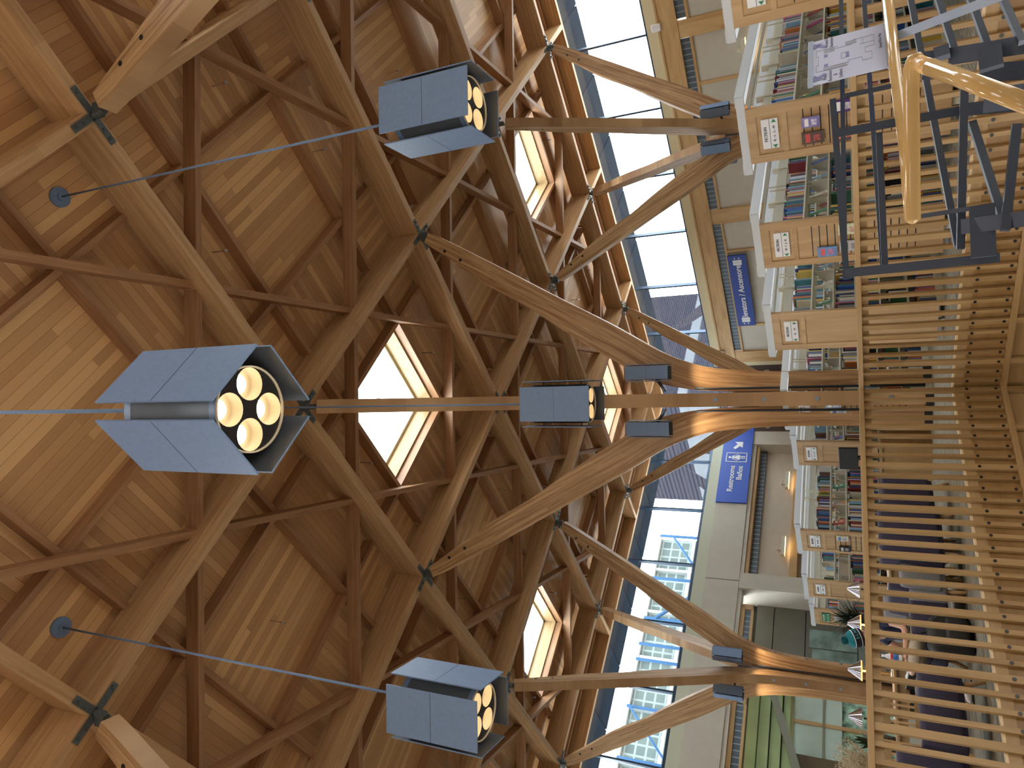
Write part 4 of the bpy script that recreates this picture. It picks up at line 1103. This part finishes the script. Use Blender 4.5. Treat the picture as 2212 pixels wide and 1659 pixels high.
pm.lathe([(0, -.04), (.028, -.028), (.04, 0), (.028, .028), (0, .04)], 14, (0, 0, .205)); tag(pm.obj('bobble', TEAL, hh), kind='stuff')
for i, ch in enumerate('BLACK'):
    a = PI/2-.72+i*.34; M = Matrix.Rotation(a-PI/2, 4, 'Z') @ Matrix.Translation((0, .1135, .071)) @ Matrix(((-1, 0, 0, 0), (0, 0, 1, 0), (0, 1, 0, 0), (0, 0, 0, 1)))
    link('letter', text_mesh(ch, .052, plain('teal_letter', (.03, .35, .42), .8), depth=.001), hh, M)
for nm, p, a in (('left_shoe', (.46, -.15, .62), (.25, -.8, .1)), ('right_shoe', (.54, -.14, .045), (1, 0, 0))):
    d = Vector(a).normalized(); base = Vector(p)
    s_ = skin_obj(nm, SIGNW, t, [tuple(base-d*.07), tuple(base), tuple(base+d*.09), tuple(base+d*.15)], [(0, 1), (1, 2), (2, 3)], [.042, .048, .042, .030], 1)
    upv = Vector((0, 0, -1)) if nm == 'right_shoe' else Vector((.8, .25, -.2)).normalized()
    MB().bar(base-d*.11+upv*.040, base+d*.17+upv*.040, .085, .022, up=upv).obj('sole', BLACK, s_)
# hands: palm with four fingers and a thumb each
def hand(wr, dirv, normal, curl, side):
    d = Vector(dirv).normalized(); nrm = Vector(normal).normalized(); lat = nrm.cross(d).normalized()*side; w0 = Vector(wr)
    palm = skin_obj('hand', SKIN, t, [tuple(w0), tuple(w0+d*.04), tuple(w0+d*.085)], [(0, 1), (1, 2)], [(.026, .018), (.036, .016), (.038, .014)], 0, 2)
    for k, L in enumerate((.068, .078, .073, .056)):
        b0 = w0+d*.075+lat*(-.030+.020*k); p = [b0]; dd = d.copy()
        for seg in (.45, .32, .26):
            ang = curl; dd = (dd*math.cos(ang)+(-nrm)*math.sin(ang)).normalized(); p.append(p[-1]+dd*L*seg)
        skin_obj('finger', SKIN, palm, [tuple(q) for q in p], [(0, 1), (1, 2), (2, 3)], [.0095, .009, .008, .007], 0, 1)
    b0 = w0+d*.025-lat*.030; dd = (d*.75-lat*.65).normalized(); p = [b0, b0+dd*.035, b0+dd*.035+(dd*.7-nrm*.6).normalized()*.032]
    skin_obj('thumb', SKIN, palm, [tuple(q) for q in p], [(0, 1), (1, 2)], [.012, .011, .009], 0, 1)
hand((.38, .13, .67), (.9, -.3, -.15), (0, .1, 1), .35, 1)
hand((.295, .02, .81), (.6, .6, .3), (.3, -.2, .9), .75, -1)
o = thing('drink_bottle', 'blue and red labelled drink bottle held by the person in the bobble hat', 'bottle', tuple(t.matrix_basis @ Vector((0, 0, 0))), 0)
o.location = ST(4.98, 9.12, 0)+Matrix.Rotation(R45+PI, 3, 'Z') @ Vector((.37, .10, .70))
MB().lathe([(0, 0), (.033, 0), (.034, .02), (.033, .14), (.02, .175), (.013, .19), (.013, .205)], 20).obj('bottle_body', plain('bottle_plastic', (.75, .75, .80), .25), o, True)
MB().lathe([(.0345, .04), (.0345, .10)], 20).obj('blue_label', plain('label_blue', (.06, .20, .55), .5, noise=.6, nscale=60), o, True); MB().lathe([(.0345, .10), (.0345, .125)], 20).obj('red_label', plain('label_red', (.6, .05, .04), .5), o, True)
MB().lathe([(.015, .20), (.015, .222), (0, .222)], 16).obj('cap', SIGNW, o, True)
t = thing('backpack', 'black backpack with loose straps on the carpet beside the seated person', 'backpack', ST(4.72, 8.62, 0), R45)
rbox(-.22, .22, -.14, .14, 0, .46, 'bag_body', plain('black_nylon', (.012, .012, .013), .6), t, .10, seg=4); rbox(-.16, .16, -.20, -.12, .05, .28, 'front_pocket', plain('black_nylon_pocket', (.016, .016, .018), .6), t, .04)
MB().tube([(-.05, .02, .44), (-.03, .02, .52), (.03, .02, .52), (.05, .02, .44)], .010, 8).obj('handle', BLACK, t, True)
for sx in (-1, 1): MB().tube([(sx*.1, -.15, .40), (sx*.2, -.26, .3), (sx*.16, -.27, .1), (sx*.12, -.16, .04)], .012, 6).obj('strap', BLACK, t, True)

# ------------------------------------------------------------------ outside
OUT = tiles('outside_glass_tiles', (.075, .092, .088), (.14, .16, .155), .62, .62, 'X', mortar=.10, rough=.9)
o = MB().box(0, 46, 0, 6, -6, 13.95).obj('glazed_building', OUT); place(o, ST(-18, 42, 0), R45); tag(o, 'pale grey-green gridded office building outside the left windows', 'building')
mb = MB()
for k in range(15): mb.box(k*3.1, k*3.1+.18, -.25, 0, -6, 13.95)
for z in (6.2, 8.8, 11.4, 13.75): mb.box(0, 46, -.3, 0, z, z+.22)
mb.obj('facade_fins', plain('white_fins', (.19, .205, .20), .8, spec=.1), o)
t = thing('blue_steel_frame', 'light blue steel truss posts and braces outside the left windows', 'steel frame', ST(0, 33, 0), R45)
BLUS = plain('sky_blue_paint', (.028, .070, .14), .8, spec=.1)
for k, x in enumerate((22.25, 19.6, 17.3, 15.9, 15.1, 12.8, 10.5, 8.1)):
    MB().bar((x, 0, 2), (x, 0, 11.2), .11, .11).obj('post', BLUS, t)
    MB().bar((x, 0, 8.3), (x-.9, 3.2, 9.2), .08, .08).obj('strut', BLUS, t)
for a, b in (((22.1, 10.4), (19.0, 8.0)), ((15.3, 8.0), (13.9, 10.4)), ((12.7, 11.0), (9.9, 8.3)), ((19.4, 8.2), (17.3, 10.6))):
    MB().bar((a[0], -.1, a[1]), (b[0], -.1, b[1]), .17, .10).obj('brace', BLUS, t)
RB = tiles('outside_brick', (.015, .0145, .021), (.027, .026, .034), .62, .16, 'X', offset=.5, mortar=.12, rough=.9)
o = MB().box(0, 12, 0, 12, -6, 30).obj('brick_building', RB); place(o, ST(36, 36, 0), R45)
# the faces toward the hall end where the sky shows again
tag(o, 'tall purple-grey brick building outside the far corner of the windows', 'building')

# ------------------------------------------------------------------ stair guard in the foreground, floor-plan stand
def pb(mb, a, b, w, h=None):
    A, B = ray(*a), ray(*b); d = (B-A).normalized(); v = ((A+B)/2-Vector((0, 0, EYE))).normalized()
    mb.bar(A, B, w, h or w, up=(0, 0, 1)); return mb
t = thing('stair_handrail', 'graphite steel stair guard with slim square rails, in the foreground', 'railing')
# square rails: far run rising to the upper right, near run across; they meet at corner posts
runs = [((1816, -60, 2.9), (1826, 600, 2.55), .016), ((1799, 215, 2.45), (1829, 603, 2.45), .020),
        ((1862, -60, 2.9), (1908, 586, 2.5), .017), ((1899, 288, 2.42), (1912, 588, 2.42), .020),
        ((1956, -60, 2.7), (2069, 533, 2.3), .020), ((2083, 185, 2.25), (2075, 538, 2.25), .022),
        ((2009, -60, 2.6), (2066, 122, 2.45), .020), ((2075, -60, 2.5), (2136, 106, 2.35), .020), ((2140, -60, 2.4), (2208, 92, 2.25), .020),
        ((2100, 265, 2.3), (2167, 475, 2.15), .022), ((2196, 270, 2.1), (2171, 498, 2.1), .024)]
for a, b, w in runs: pb(MB(), a, b, w).obj('guard_bar', GRAPH, t)
for a, b, w, h in [((1826, 590, 2.44), (2160, 556, 2.2), .030, .012), ((1806, 288, 2.44), (2090, 236, 2.3), .028, .012), ((2090, 236, 2.3), (2200, 226, 2.2), .040, .012),
                   ((1822, 208, 2.46), (1925, 186, 2.4), .016, .010), ((1990, 119, 2.45), (2230, 86, 2.3), .020, .014), ((2078, 490, 2.2), (2230, 470, 2.05), .045, .014),
                   ((1992, 168, 2.4), (2052, 160, 2.35), .014, .014), ((1990, 467, 2.3), (2150, 442, 2.15), .014, .014),
                   ((2052, 122, 2.42), (2240, 92, 2.25), .055, .03), ((2118, 158, 2.5), (2240, 150, 2.4), .06, .02)]:
    A, B = ray(*a), ray(*b); v = ((A+B)/2-Vector((0, 0, EYE))).normalized()
    MB().bar(A, B, w, h, up=v).obj('flat_bar', GRAPH, t)
for a, b, w, h in [((2121, 445, 2.16), (2125, 555, 2.16), .065, .02), ((2033, 103, 2.42), (2036, 125, 2.4), .045, .02), ((2137, 104, 2.3), (2142, 148, 2.28), .065, .02), ((2128, 218, 2.2), (2230, 205, 2.1), .07, .02)]:
    A, B = ray(*a), ray(*b); v = ((A+B)/2-Vector((0, 0, EYE))).normalized()
    MB().bar(A, B, w, h, up=v).obj('bracket_plate', GRAPH, t)
HR = wood('varnished_handrail', (.50, .33, .145), (.40, .245, .09), along='X', fine=5, var=.05, rough=.12)
t = thing('wooden_handrail', 'thick varnished wooden handrail with rounded end and angled joint in the foreground', 'handrail')
MB().tube([ray(1973, 484, 1.95), ray(1972.5, 480, 1.95), ray(1972, 474, 1.95), ray(1968, 200, 1.92), ray(1969, 150, 1.90), ray(1976, 128, 1.88), ray(1986, 122, 1.86)], [.004, .013, .0195, .0205, .0205, .0195, .012], 20).obj('rail_end_length', HR, t, True)
MB().tube([ray(1981, 132, 1.88), ray(1996, 141, 1.83), ray(2012, 146, 1.78)], [.0175, .020, .0205], 20).obj('mitred_elbow', plain('elbow_wood', (.60, .36, .14), .25), t, True)
MB().tube([ray(2010, 145, 1.78), ray(2110, 182, 1.62), ray(2240, 232, 1.47)], [.0205, .0205, .0205], 20).obj('rail_sloping_length', HR, t, True)
t = thing('wooden_handrail', 'slimmer wooden handrail behind, running down behind the sign clip', 'handrail')
MB().tube([ray(1911, -60, 2.75), ray(1934, 150, 2.5), ray(1958, 330, 2.25), ray(1970, 470, 2.10)], [.0205]*4, 18).obj('rail_length', HR, t, True)
# floor plan stand
t = thing('floor_plan_sign', 'white floor-plan sheet in an edged holder on a pale metal arm', 'sign')
c = [Vector(ray(1749, 199, 2.62)), Vector(ray(1919, 132, 2.55)), Vector(ray(1907, 39, 2.72)), Vector(ray(1752, 104, 2.80))]
ex = (c[3]-c[0])                         # bottom-left to bottom-right is along the reader's right
xr = ((c[3]-c[0])+(c[2]-c[1])).normalized(); yu = ((c[0]-c[1])+(c[3]-c[2])).normalized(); yu = (yu-xr*yu.dot(xr)).normalized(); nz = xr.cross(yu)
cen = sum(c, Vector())/4; Wd = ((c[3]-c[0]).length+(c[2]-c[1]).length)/2; Hh = ((c[0]-c[1]).length+(c[3]-c[2]).length)/2
SM = Matrix(((xr.x, yu.x, nz.x, cen.x), (xr.y, yu.y, nz.y, cen.y), (xr.z, yu.z, nz.z, cen.z), (0, 0, 0, 1)))
t.matrix_basis = SM
MB().box(-Wd/2, Wd/2, -Hh/2, Hh/2, -.003, 0).obj('sheet', PAPER, t)
MB().box(-Wd/2-.003, Wd/2+.003, Hh/2-.016, Hh/2+.003, -.006, .004).obj('holder_edge', ALU, t); MB().box(-Wd/2-.003, Wd/2+.003, -Hh/2-.003, -Hh/2+.010, -.006, .004).obj('holder_edge', ALU, t)
def rel(u, v): return ((u-.5)*Wd, (.5-v)*Hh)     # u right, v down, 0..1
pl = MB()
def ln(a, b, w=.0010):
    p, q = rel(*a), rel(*b); pl.bar((p[0], p[1], .0012), (q[0], q[1], .0012), w, .0006)
for a, b in [((.26, .10), (.26, .17)), ((.26, .10), (.40, .10)), ((.40, .10), (.40, .13)), ((.40, .13), (.60, .13)), ((.60, .13), (.60, .10)), ((.60, .10), (.74, .10)), ((.74, .10), (.74, .38)), ((.26, .10), (.26, .50)),
             ((.36, .50), (.36, .68)), ((.26, .50), (.36, .50)), ((.36, .68), (.28, .68)), ((.28, .68), (.28, .80)), ((.28, .80), (.44, .80)), ((.44, .80), (.44, .72)), ((.44, .72), (.56, .72)), ((.56, .72), (.56, .84)), ((.56, .84), (.80, .84)), ((.80, .84), (.80, .58)),
             ((.70, .28), (.70, .56)), ((.70, .56), (.80, .58)), ((.44, .42), (.56, .42)), ((.44, .42), (.44, .52)), ((.56, .42), (.56, .52)), ((.44, .52), (.56, .52)), ((.32, .30), (.32, .52)), ((.66, .84), (.66, .66)), ((.66, .70), (.80, .70))]: ln(a, b)
pl.obj('plan_lines', INK, t)
for u0, v0, u1, v1 in ((.26, .19, .33, .48), (.66, .20, .74, .34), (.72, .48, .80, .62)):
    a, b = rel(u0, v0), rel(u1, v1); MB().box(a[0], b[0], b[1], a[1], .0002, .0010).obj('grey_room', SGREY, t)
for u0, v0, u1, v1 in ((.34, .20, .40, .25), (.56, .20, .62, .25), (.45, .48, .55, .52)):
    a, b = rel(u0, v0), rel(u1, v1); MB().box(a[0], b[0], b[1], a[1], .0002, .0012).obj('stair_block', INKB, t)
for u, v, sg in ((.13, .12, -1), (.86, .12, 1)):
    x, y = rel(u, v); k = Wd*.055; g = MB()
    g.bar((x-sg*k*1.0, y-k*1.6, .001), (x+sg*k*.3, y+k*.2, .001), k*.9, .0008); g.add([(x+sg*k*1.3, y+k*1.5, .0014), (x-sg*k*1.2, y+k*.7, .0014), (x+sg*k*.9, y-k*1.1, .0014)], [(0, 1, 2)]); g.obj('arrow', INKB, t)
for txt, u, v in (("Men's\nRestroom\n&\nLockers", .12, .31), ("Women's\nRestroom", .88, .27)):
    x, y = rel(u, v); link('lettering', text_mesh(txt, Wd*.058, INK, depth=.0003), t, Matrix.Translation((x, y, .0012)))
x, y = rel(.62, .91); link('lettering', text_mesh('Second Floor Map', Wd*.045, INK, depth=.0003), t, Matrix.Translation((x, y, .0012)))
A, B = ray(1916, 86, 2.62), ray(2170, -12, 2.3); v = ((A+B)/2-Vector((0, 0, EYE))).normalized()
o = MB().bar(A, B, .030, .012, up=v).obj('sign_arm', ALU); tag(o, 'pale metal flat arm holding the floor-plan sign', 'sign arm')
